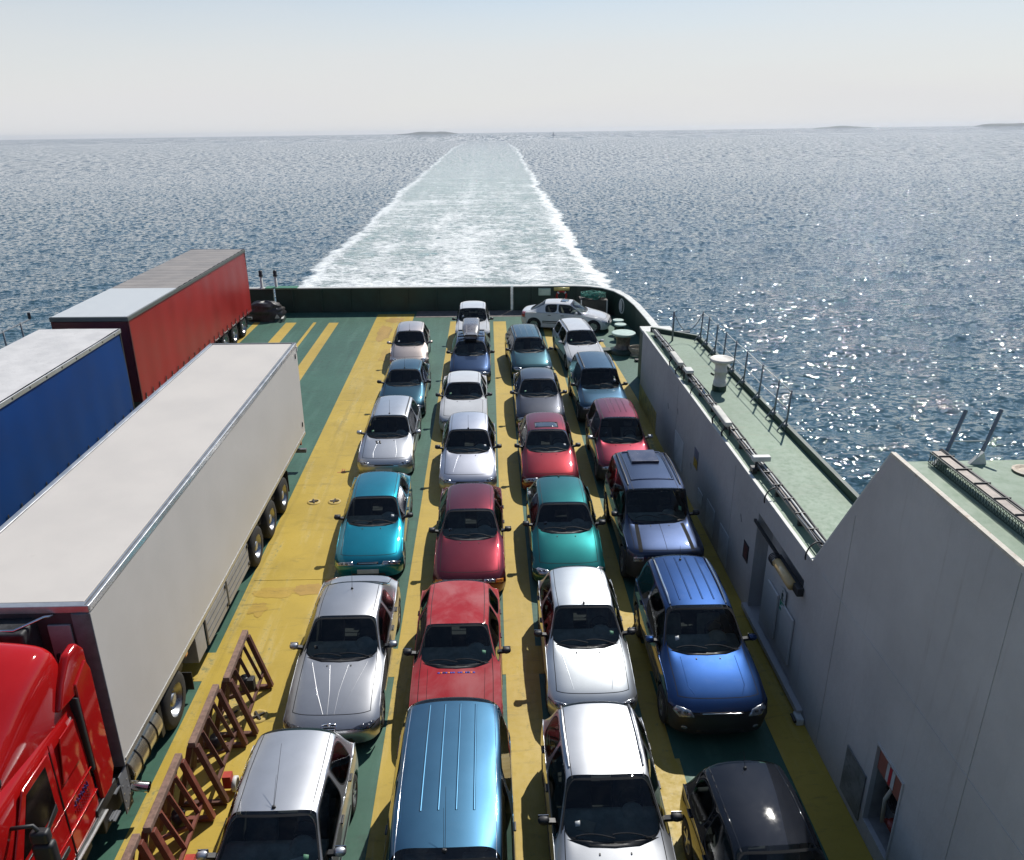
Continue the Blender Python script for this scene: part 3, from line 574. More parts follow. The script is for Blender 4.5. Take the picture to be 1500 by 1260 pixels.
trestle(-4.84, 9.20, .03, BR2, True, 'redder brown trestle beside the tractor exhaust')
trestle(-4.90, 7.72, .03, BR2, False, 'nearest red brown trestle, cut by the lower edge of the picture')

# ================================================================== sea, wake, islands
SEA_Z = -5.0
def ray_sea(u, v, zs=SEA_Z):
    """where a line of sight of the photograph meets the sea (used once, to lay out the wake in metres)"""
    m = cam.matrix_world; d = m.to_3x3() @ Vector(((u-750)/F_PX, -(v-630)/F_PX, -1)); o = m.translation
    t = (zs-o.z)/d.z; return o+d*t
Lp = [(437, 423), (470, 388), (500, 360), (545, 322), (575, 292), (605, 263), (640, 236), (662, 217), (681, 209.5), (697, 205.5), (712, 203.5)]
Rp = [(890, 423), (868, 390), (850, 365), (820, 318), (800, 285), (783, 258), (770, 235), (757, 217), (744, 209.5), (728, 205.5), (716, 203.5)]
Lw = np.array([ray_sea(*p)[:2] for p in Lp]); Rw = np.array([ray_sea(*p)[:2] for p in Rp])
Lw = Lw[np.argsort(Lw[:, 1])]; Rw = Rw[np.argsort(Rw[:, 1])]
YMAXW = 1500.
def wake_x(W_, y):
    slope = (W_[-1, 0]-W_[-3, 0])/(W_[-1, 1]-W_[-3, 1])
    return np.where(y < W_[0, 1], W_[0, 0], np.where(y > W_[-1, 1], W_[-1, 0]+slope*.3*(y-W_[-1, 1]), np.interp(y, W_[:, 1], W_[:, 0])))
rows = [12.]
while rows[-1] < 300: rows.append(rows[-1]*1.0052)
while rows[-1] < 15500: rows.append(rows[-1]*1.028)
rows = np.array(rows); th = np.tan(np.radians(np.linspace(-62, 62, 900)))
YY = np.repeat(rows[:, None], len(th), 1); XX = YY*th[None, :]
Z = np.zeros_like(YY); dY = np.gradient(rows)[:, None]*np.ones_like(YY); dX = YY*np.gradient(th)[None, :]
r5 = np.random.default_rng(11)
for k in range(70):
    lam = float(np.exp(r5.uniform(np.log(1.1), np.log(9)))); ang = r5.normal(math.pi*.5+.35, .55); ph = r5.uniform(0, 6.28)
    kx, ky = math.cos(ang)*2*math.pi/lam, math.sin(ang)*2*math.pi/lam
    a = .0175*lam**.42
    att = np.exp(-(np.abs(ky)*dY*.9)**2-(np.abs(kx)*dX*.9)**2)
    p_ = kx*XX+ky*YY+ph
    Z += a*att*(np.sin(p_)+.25*np.cos(2*p_))
Z *= .42
lx = wake_x(Lw, YY); rx = wake_x(Rw, YY); cx = (lx+rx)/2; hw = np.maximum((rx-lx)/2, 1)
Sx = (XX-cx)/hw; wk = np.clip(1.15-np.abs(Sx), 0, 1)*np.clip((1-YY/900), 0, 1)
# churned water: short steep lumps inside the wake
T_ = np.zeros_like(Z)
for k in range(26):
    lam = float(np.exp(r5.uniform(np.log(1.6), np.log(7)))); ang = r5.normal(math.pi*.5, .8); kx, ky = math.cos(ang)*2*math.pi/lam, math.sin(ang)*2*math.pi/lam
    T_ += .018*lam*np.exp(-(np.abs(ky)*dY*.9)**2-(np.abs(kx)*dX*.9)**2)*np.abs(np.sin(kx*XX+ky*YY+r5.uniform(0, 6)))
Z += (wk > 0)*np.minimum(1, wk*4)*T_*.55*np.clip(260/YY, 0, 1)
Z *= np.clip((YY-12)/3, 0, 1)*np.clip((61-np.degrees(np.arctan(np.abs(th)))[None, :])/2, 0, 1)
nr, nc_ = YY.shape; V = np.stack([XX, YY, SEA_Z+Z], -1).reshape(-1, 3)
ii = np.arange(nr*nc_).reshape(nr, nc_); Q = np.stack([ii[:-1, :-1], ii[:-1, 1:], ii[1:, 1:], ii[1:, :-1]], -1).reshape(-1, 4)
# plain sea round the rest
B = 16000.; t5 = math.tan(R(62)); b = len(V)
ext = np.array([(-12*t5, 12, SEA_Z), (12*t5, 12, SEA_Z), (B, 12, SEA_Z), (B, -B, SEA_Z), (-B, -B, SEA_Z), (-B, 12, SEA_Z), (-B*t5, B, SEA_Z), (B*t5, B, SEA_Z), (-B*t5, 12, SEA_Z), (B*t5, 12, SEA_Z)])
V = np.vstack([V, ext])
Q2 = [(b+4, b+3, b+2, b+5), (b, b+6, b+8, b+8), (b+1, b+9, b+7, b+7)]
me = bpy.data.meshes.new('sea'); me.vertices.add(len(V)); me.vertices.foreach_set('co', V.ravel())
polys = [tuple(q) for q in Q2[:1]]+[(b, b+8, b+6), (b+1, b+7, b+9)]
loops = np.concatenate([Q.ravel()]+[np.array(p) for p in polys]); tot = np.array([4]*len(Q)+[len(p) for p in polys]); start = np.concatenate([[0], np.cumsum(tot)[:-1]])
me.loops.add(len(loops)); me.loops.foreach_set('vertex_index', loops); me.polygons.add(len(tot)); me.polygons.foreach_set('loop_start', start); me.polygons.foreach_set('loop_total', tot)
me.update(calc_edges=True); me.validate(); me.polygons.foreach_set('use_smooth', [True]*len(me.polygons))
for nm, arr in (('wake_s', Sx), ('wake_y', YY), ('crest', Z)):
    at = me.attributes.new(nm, 'FLOAT', 'POINT'); at.data.foreach_set('value', np.concatenate([np.clip(arr.ravel(), -50, 20000), np.full(len(ext), 30 if nm == 'wake_s' else 0)]))
sea = link(bpy.data.objects.new('sea', me)); tag(sea, kind='structure')
t = NT('sea_water'); bs = t.b
v = t.coord()
def attr(n): a = t.add('ShaderNodeAttribute'); a.attribute_name = n; return a.outputs['Fac']
s_ = attr('wake_s'); yy = attr('wake_y'); cr = attr('crest')
va = t.coord((.8, 1.25, 1)); vw = t.coord((.45, 1, 1))
n_a = t.noise(va, .9, 6, .62, .3); n_b = t.noise(va, 3.2, 4, .6, .2); n_c = t.noise(v, .05, 3, .5); n_e = t.noise(v, .35, 5, .65)
setp(bs, rough=.07, ior=1.45, spec=.5)
# foam
n_w = t.noise(t.coord((1, .5, 1)), .045, 4, .6)
sa = t.math('ABSOLUTE', t.math('ADD', s_, t.math('ADD', t.math('MULTIPLY', t.math('SUBTRACT', n_e, .5), .26), t.math('MULTIPLY', t.math('SUBTRACT', n_w, .5), .30))))
inside = t.math('MULTIPLY', t.ramp(sa, .96, 1.03, 1, 0), t.ramp(yy, 900, 3500, 1, 0))
edge = t.math('MULTIPLY', t.math('MULTIPLY', t.ramp(sa, .84, .99), inside), t.ramp(yy, 900, 2600, 1, 0))
far = t.ramp(yy, 90, 330)                 # 0 near .. 1 far
far2 = t.ramp(yy, 700, 3800, 1, 0)
nf = t.noise(t.coord((.75, 1.3, 1)), .55, 9, .72, 1.2); nf2 = t.noise(t.coord((.5, 1.6, 1)), 1.9, 8, .7, .8); nl = t.noise(t.coord((1, .10, 1)), .28, 3, .5)
foamn = t.math('ADD', t.math('MULTIPLY', nf, .55), t.math('MULTIPLY', nf2, .45))
foamn = t.math('ADD', foamn, t.math('MULTIPLY', t.math('SUBTRACT', nl, .5), .16))
mid = t.math('MULTIPLY', t.ramp(sa, 0, .30, 1, 0), .035)
thr = t.math('ADD', .462, t.math('MULTIPLY', far, .085))
thr = t.math('ADD', thr, t.math('MULTIPLY', t.math('SUBTRACT', t.noise(t.coord((.5, 1, 1)), .12, 4, .6), .5), .22))
thr = t.math('SUBTRACT', thr, t.math('MULTIPLY', edge, .13)); thr = t.math('SUBTRACT', thr, mid)
df = t.math('SUBTRACT', foamn, thr)
foam = t.math('MULTIPLY', t.ramp(df, -.04, .08), inside)
fade = t.math('SUBTRACT', 1, t.math('MULTIPLY', t.ramp(yy, 140, 520), t.math('SUBTRACT', .66, t.math('MULTIPLY', edge, .65))))
foam = t.math('MULTIPLY', t.math('MULTIPLY', foam, fade), far2)
# a few small breaking crests outside
cap = t.math('MULTIPLY', t.ramp(t.math('ADD', t.math('MULTIPLY', n_a, .6), t.math('MULTIPLY', cr, .35)), .60, .66), t.ramp(t.math('ABSOLUTE', s_), 1.0, 1.5, .8, 0))
foam = t.math('MAXIMUM', foam, t.math('MULTIPLY', cap, t.ramp(yy, 60, 200, 1, 0)))
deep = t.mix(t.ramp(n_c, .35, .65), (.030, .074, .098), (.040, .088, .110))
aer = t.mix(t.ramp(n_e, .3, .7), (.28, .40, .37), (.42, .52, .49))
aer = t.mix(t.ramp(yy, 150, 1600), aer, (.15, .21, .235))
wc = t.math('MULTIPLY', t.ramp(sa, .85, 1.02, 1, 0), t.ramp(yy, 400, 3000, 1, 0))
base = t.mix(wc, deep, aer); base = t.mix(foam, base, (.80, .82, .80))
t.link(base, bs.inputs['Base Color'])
t.link(t.math('ADD', .04, t.math('MULTIPLY', foam, .6)), bs.inputs['Roughness'])
# ripples: the water normal wanders with noise at several sizes; the larger facets matter far out
def nvec(scale, stretch=(.62, 1, 1), det=2.):
    n = t.add('ShaderNodeTexNoise'); n.inputs['Scale'].default_value = scale; n.inputs['Detail'].default_value = det; n.inputs['Roughness'].default_value = .6
    t.link(t.coord(stretch), n.inputs['Vector']); q = t.add('ShaderNodeVectorMath', operation='SUBTRACT'); t.link(n.outputs['Color'], q.inputs[0]); q.inputs[1].default_value = (.5, .5, .5); return q.outputs[0]
def vscale(v_, f):
    q = t.add('ShaderNodeVectorMath', operation='SCALE'); t.link(v_, q.inputs[0])
    if isinstance(f, float): q.inputs['Scale'].default_value = f
    else: t.link(f, q.inputs['Scale'])
    return q.outputs[0]
def vadd(a_, b2_): q = t.add('ShaderNodeVectorMath', operation='ADD'); t.link(a_, q.inputs[0]); t.link(b2_, q.inputs[1]); return q.outputs[0]
def band(a0, a1, b0, b1, w_): return t.math('MULTIPLY', t.ramp(yy, a0, a1, 0, w_) if a0 is not None else w_, t.ramp(yy, b0, b1, 1, 0))
sl_ = vscale(nvec(5.5, (.62, 1, 1), 1.), band(None, 0, 70, 170, .42))
sl_ = vadd(sl_, vscale(nvec(2.3, (.62, 1, 1), 1.), band(None, 0, 120, 380, .54)))
sl_ = vadd(sl_, vscale(nvec(1.1, (1, .6, 1), 1.), band(50, 220, 350, 1000, .52)))
sl_ = vadd(sl_, vscale(nvec(.5, (1, .2, 1), 1.), band(180, 600, 1100, 3200, .68)))
sl_ = vadd(sl_, vscale(nvec(.18, (1, .04, 1), 1.), t.ramp(yy, 900, 3000, .0, .95)))
mul = t.add('ShaderNodeVectorMath', operation='MULTIPLY'); t.link(sl_, mul.inputs[0]); mul.inputs[1].default_value = (2.2, 2.5, 0)
ge = t.add('ShaderNodeNewGeometry'); nn = t.add('ShaderNodeVectorMath', operation='NORMALIZE'); t.link(vadd(ge.outputs['Normal'], mul.outputs[0]), nn.inputs[0])
hh = t.math('ADD', t.math('MULTIPLY', foam, .10), t.math('MULTIPLY', t.math('MULTIPLY', nf, wc), .45))
t.link(t.bump(hh, .8, 1.0, nn.outputs[0]), bs.inputs['Normal'])
me.materials.append(t.m)
ISL = mat('island_scrub', (.05, .065, .055), .9, var=.3, scale=.004)
def island(u0, u1, v, hpx, dist, lab, seed):
    a = ray_sea(u0, v-0, SEA_Z); m = cam.matrix_world
    def at(u):
        d = m.to_3x3() @ Vector(((u-750)/F_PX, 0, -1)); d.z = 0; d.normalize(); vv = m.to_3x3() @ Vector(((u-750)/F_PX, -(195-630)/F_PX, -1)); vv.z = 0; vv.normalize(); return Vector((vv.x*dist, vv.y*dist, SEA_Z))
    A, B_ = at(u0), at(u1); L = (B_-A).length; n = 48; V = []; F_ = []; dr = (B_-A)/L; pr_ = Vector((-dr.y, dr.x, 0)); H = hpx*dist/F_PX
    for i in range(n+1):
        tt = i/n; h = H*(math.sin(math.pi*tt)**.5)*(.55+.55*noise.noise(Vector((tt*3.1+seed, 0, 0)))+.45*math.sin(math.pi*(tt*.9+.05))) + .04*H*noise.noise(Vector((tt*30, seed, 0)))
        for j, (o_, hf) in enumerate(((-L*.16, -.2), (-L*.12, .45), (-L*.03, .95), (L*.06, .85), (L*.16, -.2))):
            sc = math.sin(math.pi*tt)**.5
            V.append(A+dr*L*tt+pr_*o_*sc+Vector((0, 0, h*hf if hf > 0 else -2)))
    for i in range(n):
        for j in range(4): F_.append((i*5+j, (i+1)*5+j, (i+1)*5+j+1, i*5+j+1))
    o = mesh_obj('island', V, F_, ISL, None, True); tag(o, kind='structure'); return o
isl = [island(580, 672, 196, 3.6, 9000, '', 1), island(1190, 1278, 187, 2.4, 11000, '', 2), island(1425, 1530, 180, 3.6, 9500, '', 3)]
bt_p = ray_sea(811, 197, SEA_Z); q = (bt_p-cam.matrix_world.translation); q.z = 0; q.normalize(); bt_p = q*3200; bt_p.z = SEA_Z
bt = empty('sailing_boat', bt_p); tag(bt, 'tiny sailing boat on the horizon right of the wake', 'boat')
MB().add([(-5, 0, 1.2), (0, -1.6, 1.3), (6, 0, 1.6), (0, 1.6, 1.3), (-4.4, 0, -.3), (0, -1, -.3), (5, 0, -.3), (0, 1, -.3)], [(0, 1, 2, 3), (0, 4, 5, 1), (1, 5, 6, 2), (2, 6, 7, 3), (3, 7, 4, 0)]).build('hull', CAPW, bt)
MB().tube([(.5, 0, 1), (.5, 0, 14)], .12, 6).build('mast', GREY, bt); MB().prism([(.3, 2), (.3, 13), (-4, 2.2)], -.05, .05, 'Y').build('sail', mat('sail_grey', (.45, .46, .48), .8), bt)

# summer haze over the water
hzm = bpy.data.materials.new('haze_air'); hzm.use_nodes = True; hn = hzm.node_tree.nodes; hn.remove(hn['Principled BSDF'])
pv = hn.new('ShaderNodeVolumePrincipled'); pv.inputs['Color'].default_value = (.90, .94, 1, 1); pv.inputs['Density'].default_value = 6e-5; pv.inputs['Anisotropy'].default_value = .3
hzm.node_tree.links.new(pv.outputs[0], hn['Material Output'].inputs['Volume'])
haze = MB().b2((-32000, -16500, -9), (32000, 16500, 48)).build('haze', hzm); tag(haze, kind='stuff')

# ================================================================== cars
def wheel_mesh(r=.31, w=.19, spokes=5):
    t = MB().lathe([(r*.62, -w/2), (r*.9, -w/2), (r*.985, -w*.4), (r, -w*.2), (r, w*.2), (r*.985, w*.4), (r*.9, w/2), (r*.62, w/2)], axis='X', seg=28)
    ty = t.build('tyre', TYRE, None, True)
    m = MB().lathe([(r*.64, -w*.46), (r*.60, -w*.40), (r*.58, -w*.1), (r*.0, -w*.1)], axis='X', seg=28)
    m.lathe([(r*.16, -w*.42), (r*.13, -w*.46), (0, -w*.46)], axis='X', seg=12)
    m.lathe([(r*.16, -w*.42), (r*.2, -w*.1)], axis='X', seg=12)
    for k in range(spokes):
        a = 2*math.pi*k/spokes
        m.bar((-w*.36, 0, 0), (-w*.40, r*.6*math.cos(a), r*.6*math.sin(a)), r*.15, w*.12, (1, 0, 0))
    rm = m.build('rim', RIM, None, False)
    COL.objects.unlink(ty); COL.objects.unlink(rm); return ty, rm
WHEELS = [wheel_mesh(.31, .19, 5), wheel_mesh(.31, .18, 7), wheel_mesh(.36, .23, 6)]
def add_wheel(parent, x, y, r, kind):
    ty, rm = WHEELS[kind]; s = r/(.36 if kind == 2 else .31)
    side = 1 if x > 0 else -1
    o = ty.copy(); o.name = 'wheel'; link(o, parent); o.location = (x, y, r); o.scale = (s, s, s)
    if side > 0: o.rotation_euler = (0, 0, math.pi)
    q = rm.copy(); q.name = 'rim'; link(q, o)
    return o

CARS = []
class Car:
    """One car: a smooth shell grown from a coarse cage, cut into panels and glass along the panel lines, then fitted out."""
    def __init__(s, label, x, y, color, yaw=0, style='hatch', W=.84, rl=1.75, dw=.68, hood=1.03, nose=.17, zt=1.42, zc=.95, zh=.70,
                 belt=.90, tail=None, ztr=None, drear=None, bumper=None, wheel=0, wr=.31, name='parked_car', cat='car', lift=0., zroof=.035, tint=None,
                 tw=.68, sharp=.42, screen_in=.04, level=3, cw=.86, rearglass=True, hoodsplit=True, rounded=0.):
        px, py = x, y; s.W = W; s.rl = rl; s.dw = dw; s.zt = zt; s.zc = zc; s.zh = zh; s.color = color
        s.yc = yc = -dw; s.yh = yh = yc-hood; s.yn = yn = yh-nose
        dr = drear if drear is not None else {'hatch': .38, 'sedan': .62, 'wagon': .28, 'suv': .18, 'van': .14}[style]
        zrb = {'hatch': belt+.06, 'sedan': belt+.06, 'wagon': belt+.05, 'suv': belt+.04, 'van': belt+.04}[style]
        tl = tail if tail is not None else {'hatch': .10, 'sedan': .50, 'wagon': .08, 'suv': .08, 'van': .06}[style]
        ztr = ztr or (zrb-.02 if style == 'sedan' else .80)
        s.yr = yr = rl+dr+tl
        s.style = style
        zl = lift
        st = [ # y, z, (c1 x, dy, dz), (c2), (c3)
            (yn+.06, .20+zl, (.46*W, .01, 0), (.84*W, .09, 0), (.965*W, .32, 0)),
            (yn, .42+zl, (.46*W, .01, 0), (.86*W, .09, 0), (1.0*W, .32, 0)),
            (yn+.02, zh-.13, (.46*W, .01, 0), (.86*W, .09, 0), (.99*W, .34, 0)),
            (yh, zh, (.46*W, .01, 0), (.83*W, .08, -.01), (.965*W, .30, -.04)),
            ((yh+yc)/2, zh+(zc-zh)*.58+.02, (.45*W, .0, -.003), (.83*W, .02, -.03), (.965*W, .10, -.10)),
            (yc, zc, (.43*W, .03, 0), (cw*W, .17, .0), (.96*W, .10, belt-.04-zc)),
            (0, zt, (.37*W, .012, -.006), (tw*W, .07, -.05), (.965*W, .28, belt-zt)),
            (rl*.48, zt+zroof, (.38*W, 0, -.006), ((tw+.025)*W, 0, -.05), (.97*W, 0, belt+.01-zt-zroof)),
            (rl, zt-.01, (.37*W, -.01, -.006), (tw*W, -.06, -.05), (.965*W, -.12, belt+.02-zt+.01)),
            (rl+dr, zrb, (.42*W, -.02, 0), (.78*W, -.12, 0), (.955*W, -.16, belt+.02-zrb)),
            (yr-.03, ztr, (.42*W, -.01, 0), (.80*W, -.09, -.005), (.94*W, -.26, -.04)),
            (yr, .62, (.43*W, -.01, 0), (.82*W, -.10, 0), (.975*W, -.34, 0)),
            (yr+.03, .44+zl, (.43*W, -.01, 0), (.82*W, -.11, 0), (.98*W, -.38, 0)),
            (yr-.03, .22+zl, (.43*W, -.01, 0), (.80*W, -.10, 0), (.95*W, -.34, 0))]
        bm = bmesh.new(); tagl = bm.faces.layers.int.new('tag'); cr = bm.edges.layers.float.new('crease_edge'); cv = bm.verts.layers.float.new('crease_vert')
        TAGS = ['body', 'hood', 'roof', 'front_bumper', 'rear_bumper', 'door', 'rear_door', 'tailgate', 'windscreen', 'rear_window', 'side_window', 'rear_side_window', 'seal', 'cowl']
        T = {n: i for i, n in enumerate(TAGS)}
        def V(x, y, z): return bm.verts.new((x, y, z))
        G = []   # top strips, 7 columns -c3..c3
        for (y, z, a, b, c) in st:
            G.append([V(-c[0], y+c[1], z+c[2]), V(-b[0], y+b[1], z+b[2]), V(-a[0], y+a[1], z+a[2]), V(0, y, z), V(a[0], y+a[1], z+a[2]), V(b[0], y+b[1], z+b[2]), V(c[0], y+c[1], z+c[2])])
        F = {}
        def face(vs, tg, key=None):
            f = bm.faces.new(vs); f[tagl] = T[tg]
            if key: F[key] = f
            return f
        for i in range(13):
            for j in range(6):
                tg = 'body'
                if i <= 1: tg = 'front_bumper'
                elif i == 2: tg = 'body'
                elif i in (3, 4) and 1 <= j <= 4: tg = 'hood'
                elif i in (6, 7) and 1 <= j <= 4: tg = 'roof'
                elif i == 5 and 1 <= j <= 4: tg = 'windscreen'
                elif i == 8 and 1 <= j <= 4: tg = 'rear_window'
                elif i in (9, 10) and 1 <= j <= 4: tg = 'tailgate'
                elif i >= 11: tg = 'rear_bumper'
                face((G[i][j], G[i][j+1], G[i+1][j+1], G[i+1][j]), tg, ('t', i, j))
        # sides: columns follow c3 of stations 3..10
        for sd, j3 in ((-1, 0), (1, 6)):
            cols = [[G[3][j3], G[2][j3], G[1][j3], G[0][j3]]]
            for i in range(4, 10):
                t = G[i][j3]; y = t.co.y; z = t.co.z
                x = abs(t.co.x)
                cols.append([t, V(sd*W*1.0, y, .42*z+.58*.38+.06), V(sd*W*.99, y, .36+zl), V(sd*W*.95, y, .19+zl)])
            cols.append([G[10][j3], G[11][j3], G[12][j3], G[13][j3]])
            for k in range(7):
                for l in range(3):
                    a, b, c, d = cols[k][l], cols[k+1][l], cols[k+1][l+1], cols[k][l+1]
                    tg = 'body'
                    if k in (2, 3): tg = 'door'
                    elif k == 4: tg = 'rear_door'
                    elif k == 0 and l >= 1: tg = 'front_bumper'
                    elif k == 6 and l >= 1: tg = 'rear_bumper'
                    face((a, b, c, d) if sd > 0 else (a, d, c, b), tg, ('s', sd, k, l))
        bm.edges.ensure_lookup_table()
        crn = [(G[i][j], G[i+1][j]) for i in (0, 1, 2, 11, 12) for j in (0, 6)]
        def crease(v0, v1, val):
            e = bm.edges.get((v0, v1))
            if e: e[cr] = max(e[cr], val)
        for j2 in (1, 5):
            for i in range(5, 9): crease(G[i][j2], G[i+1][j2], sharp)
        for i in (5, 6): 
            for j in range(1, 5): crease(G[i][j], G[i][j+1], .45 if i == 5 else sharp*.7)
        for j in range(1, 5):
            crease(G[8][j], G[8][j+1], .35); crease(G[3][j], G[3][j+1], .25); crease(G[2][j], G[2][j+1], .15); crease(G[10][j], G[10][j+1], .25)
            crease(G[9][j], G[9][j+1], .35)
        for a_, b_ in crn: crease(a_, b_, .15)
        for j3 in (0, 6):
            for i in range(4, 9): crease(G[i][j3], G[i+1][j3], .3)
        # glass: inset the openings twice (painted frame, then rubber seal)
        def opening(keys, tg, frame, seal=.013, sh=.97, corner=.72):
            fs = [F[k] for k in keys]
            bmesh.ops.inset_region(bm, faces=fs, thickness=frame, use_even_offset=True, use_boundary=True)
            r = bmesh.ops.inset_region(bm, faces=fs, thickness=seal, use_even_offset=True, use_boundary=True)
            for f in r['faces']: f[tagl] = T['seal']
            for f in fs: f[tagl] = T[tg]
            inner = set(fs); ring = set(r['faces'])
            for f in fs:
                for e in f.edges:
                    if len([g for g in e.link_faces if g in inner]) == 1: e[cr] = sh
            for f in r['faces']:
                for e in f.edges:
                    if len([g for g in e.link_faces if g in r['faces'] or g in inner]) == 1: e[cr] = sh
            for grp in (inner, inner | ring):
                bd = [e for f in grp for e in f.edges if len([g for g in e.link_faces if g in grp]) == 1]; vm = {}
                for e in bd:
                    for vv in e.verts: vm.setdefault(vv, []).append(e)
                for vv, es in vm.items():
                    if len(es) == 2:
                        d0 = es[0].other_vert(vv).co-vv.co; d1 = es[1].other_vert(vv).co-vv.co
                        if d0.length > 1e-5 and d1.length > 1e-5 and d0.angle(d1) < R(148): vv[cv] = corner
        opening([('t', 5, j) for j in (1, 2, 3, 4)], 'windscreen', screen_in, .02, .95, .6)
        if rearglass: opening([('t', 8, j) for j in (1, 2, 3, 4)], 'rear_window', .06)
        for sd, js in ((-1, 0), (1, 5)):
            opening([('t', 5, js), ('t', 6, js)], 'side_window', .035)
            opening([('t', 7, js)], 'rear_side_window', .035)
            if style in ('wagon', 'suv', 'van'): opening([('t', 8, js)], 'rear_side_window', .04)
        me = bpy.data.meshes.new('cage'); bm.to_mesh(me); bm.free()
        ob = bpy.data.objects.new('cage', me); COL.objects.link(ob)
        md = ob.modifiers.new('s', 'SUBSURF'); md.levels = level; md.render_levels = level; md.boundary_smooth = 'PRESERVE_CORNERS'
        dg = bpy.context.evaluated_depsgraph_get(); ev = ob.evaluated_get(dg); m2 = ev.to_mesh()
        n = len(m2.vertices); co = np.empty(n*3); m2.vertices.foreach_get('co', co); co = co.reshape(-1, 3)
        faces = [tuple(p.vertices) for p in m2.polygons]
        tg = np.empty(len(faces), int); m2.attributes['tag'].data.foreach_get('value', tg)
        ev.to_mesh_clear(); bpy.data.objects.remove(ob); bpy.data.meshes.remove(me)
        # true the overall size
        co[:, 0] *= W/np.abs(co[:, 0]).max()
        # wheel openings
        s.yf = yn+.80 if style != 'van' else yn+.9; s.yb = yr-.74
        fa = np.array([list(f)+[f[-1]]*(4-len(f)) for f in faces])
        keep = np.ones(len(faces), bool)
        if style in ('suv',): s.yb = yr-.80
        RA = wr+.055
        for yw in (s.yf, s.yb):
            d = np.hypot(co[:, 1]-yw, co[:, 2]-wr*1.0); side = np.abs(co[:, 0]) > W*.80
            ins = (d < RA) & side & (co[:, 2] < wr+RA)
            allin = ins[fa].all(1); keep &= ~allin
            anyin = ins[fa].any(1) & ~allin
            for vi in np.unique(fa[anyin][ins[fa[anyin]]]):
                k = RA/max(d[vi], 1e-3); co[vi, 1] = yw+(co[vi, 1]-yw)*k; co[vi, 2] = wr+(co[vi, 2]-wr)*k
        # vertex normals
        v0, v1, v2, v3 = (co[fa[:, i]] for i in range(4)); fn = np.cross(v2-v0, v3-v1)
        N = np.zeros_like(co)
        for i in range(4): np.add.at(N, fa[:, i], fn)
        N /= np.maximum(np.linalg.norm(N, axis=1, keepdims=True), 1e-9)
        if N[np.argmax(co[:, 2]), 2] < 0: N = -N; faces = [f[::-1] for f in faces]
        s.co, s.N, s.faces, s.tg = co, N, faces, tg
        s.bvh = BVHTree.FromPolygons([tuple(c) for c in co], [f for f, k in zip(faces, keep) if k])
        s.root = empty(name, (px, py, 0), R(yaw)); tag(s.root, label, cat, 'cars parked in lanes on the open deck' if cat == 'car' else None)
        if cat != 'car': s.root['group'] = 'cars parked in lanes on the open deck'
        bcol = bumper or color
        mats = dict(body=color, hood=color, roof=color, front_bumper=bcol, rear_bumper=bcol, door=color, rear_door=color, tailgate=color, windscreen=GLASS,
                    rear_window=GLASS2 if tint else GLASS, side_window=GLASS, rear_side_window=GLASS2 if tint else GLASS, seal=RUBBER, cowl=RUBBER)
        s.part = {}
        idx = np.arange(len(faces))
        for ti, nm in enumerate(TAGS):
            sel = idx[(tg == ti) & keep]
            if len(sel) == 0: continue
            groups = [(nm, sel)]
            if nm in ('door', 'rear_door', 'side_window', 'rear_side_window'):
                cx = co[fa[sel]].mean(1)[:, 0]; groups = [(nm, sel[cx < 0]), (nm, sel[cx > 0])]
                if nm == 'rear_side_window' and style in ('wagon', 'suv', 'van'):
                    cy = co[fa[sel]].mean(1)[:, 1]
                    lim = rl*1.0-.03
                    groups = [(nm, sel[(cx < 0) & (cy < lim)]), (nm, sel[(cx > 0) & (cy < lim)]), (nm, sel[(cx < 0) & (cy >= lim)]), (nm, sel[(cx > 0) & (cy >= lim)])]
            for nn, sl_ in groups:
                if len(sl_) == 0: continue
                used = np.unique(fa[sl_]); mp = {v: i for i, v in enumerate(used)}
                nm2 = {'rear_side_window': 'side_window', 'rear_door': 'door', 'seal': 'window_seal'}.get(nn, nn)
                o = mesh_obj(nm2, co[used], [tuple(mp[v] for v in faces[f]) for f in sl_], mats[nn], s.root, True, N[used])
                s.part.setdefault(nn, []).append(o)
        # dark shut lines between panels
        edge = {}
        for fi in idx[keep]:
            f = faces[fi]
            for a, b in zip(f, f[1:]+f[:1]): edge.setdefault((min(a, b), max(a, b)), []).append(fi)
        pan = {T[k] for k in ('hood', 'front_bumper', 'rear_bumper', 'door', 'rear_door', 'tailgate')}
        mb = MB(); lw = .006
        for (a, b), fl in edge.items():
            if len(fl) == 2 and tg[fl[0]] != tg[fl[1]] and (tg[fl[0]] in pan or tg[fl[1]] in pan):
                pa, pb = Vector(co[a]), Vector(co[b]); na, nb = Vector(N[a]), Vector(N[b]); d = (pb-pa)
                if d.length < 1e-5: continue
                d.normalize(); sa = na.cross(d).normalized()*lw; sb = nb.cross(d).normalized()*lw
                mb.add([pa-sa+na*.0015, pa+sa+na*.0015, pb+sb+nb*.0015, pb-sb+nb*.0015], [(0, 1, 2, 3)])
        if mb.v: mesh_obj('shut_line', mb.v, mb.f, GAP, s.root)['kind'] = 'stuff'
        s.interior(belt); s.wheels(wheel, wr); CARS.append(s)
    # ---------- projecting onto the shell
    def hit(s, o, d):
        p, n, i, t = s.bvh.ray_cast(Vector(o), Vector(d).normalized(), 12)
        if p is None: return None, None
        # smooth normal
        f = s.faces[0]
        return p, (n if n.dot(Vector(d)) < 0 else -n)
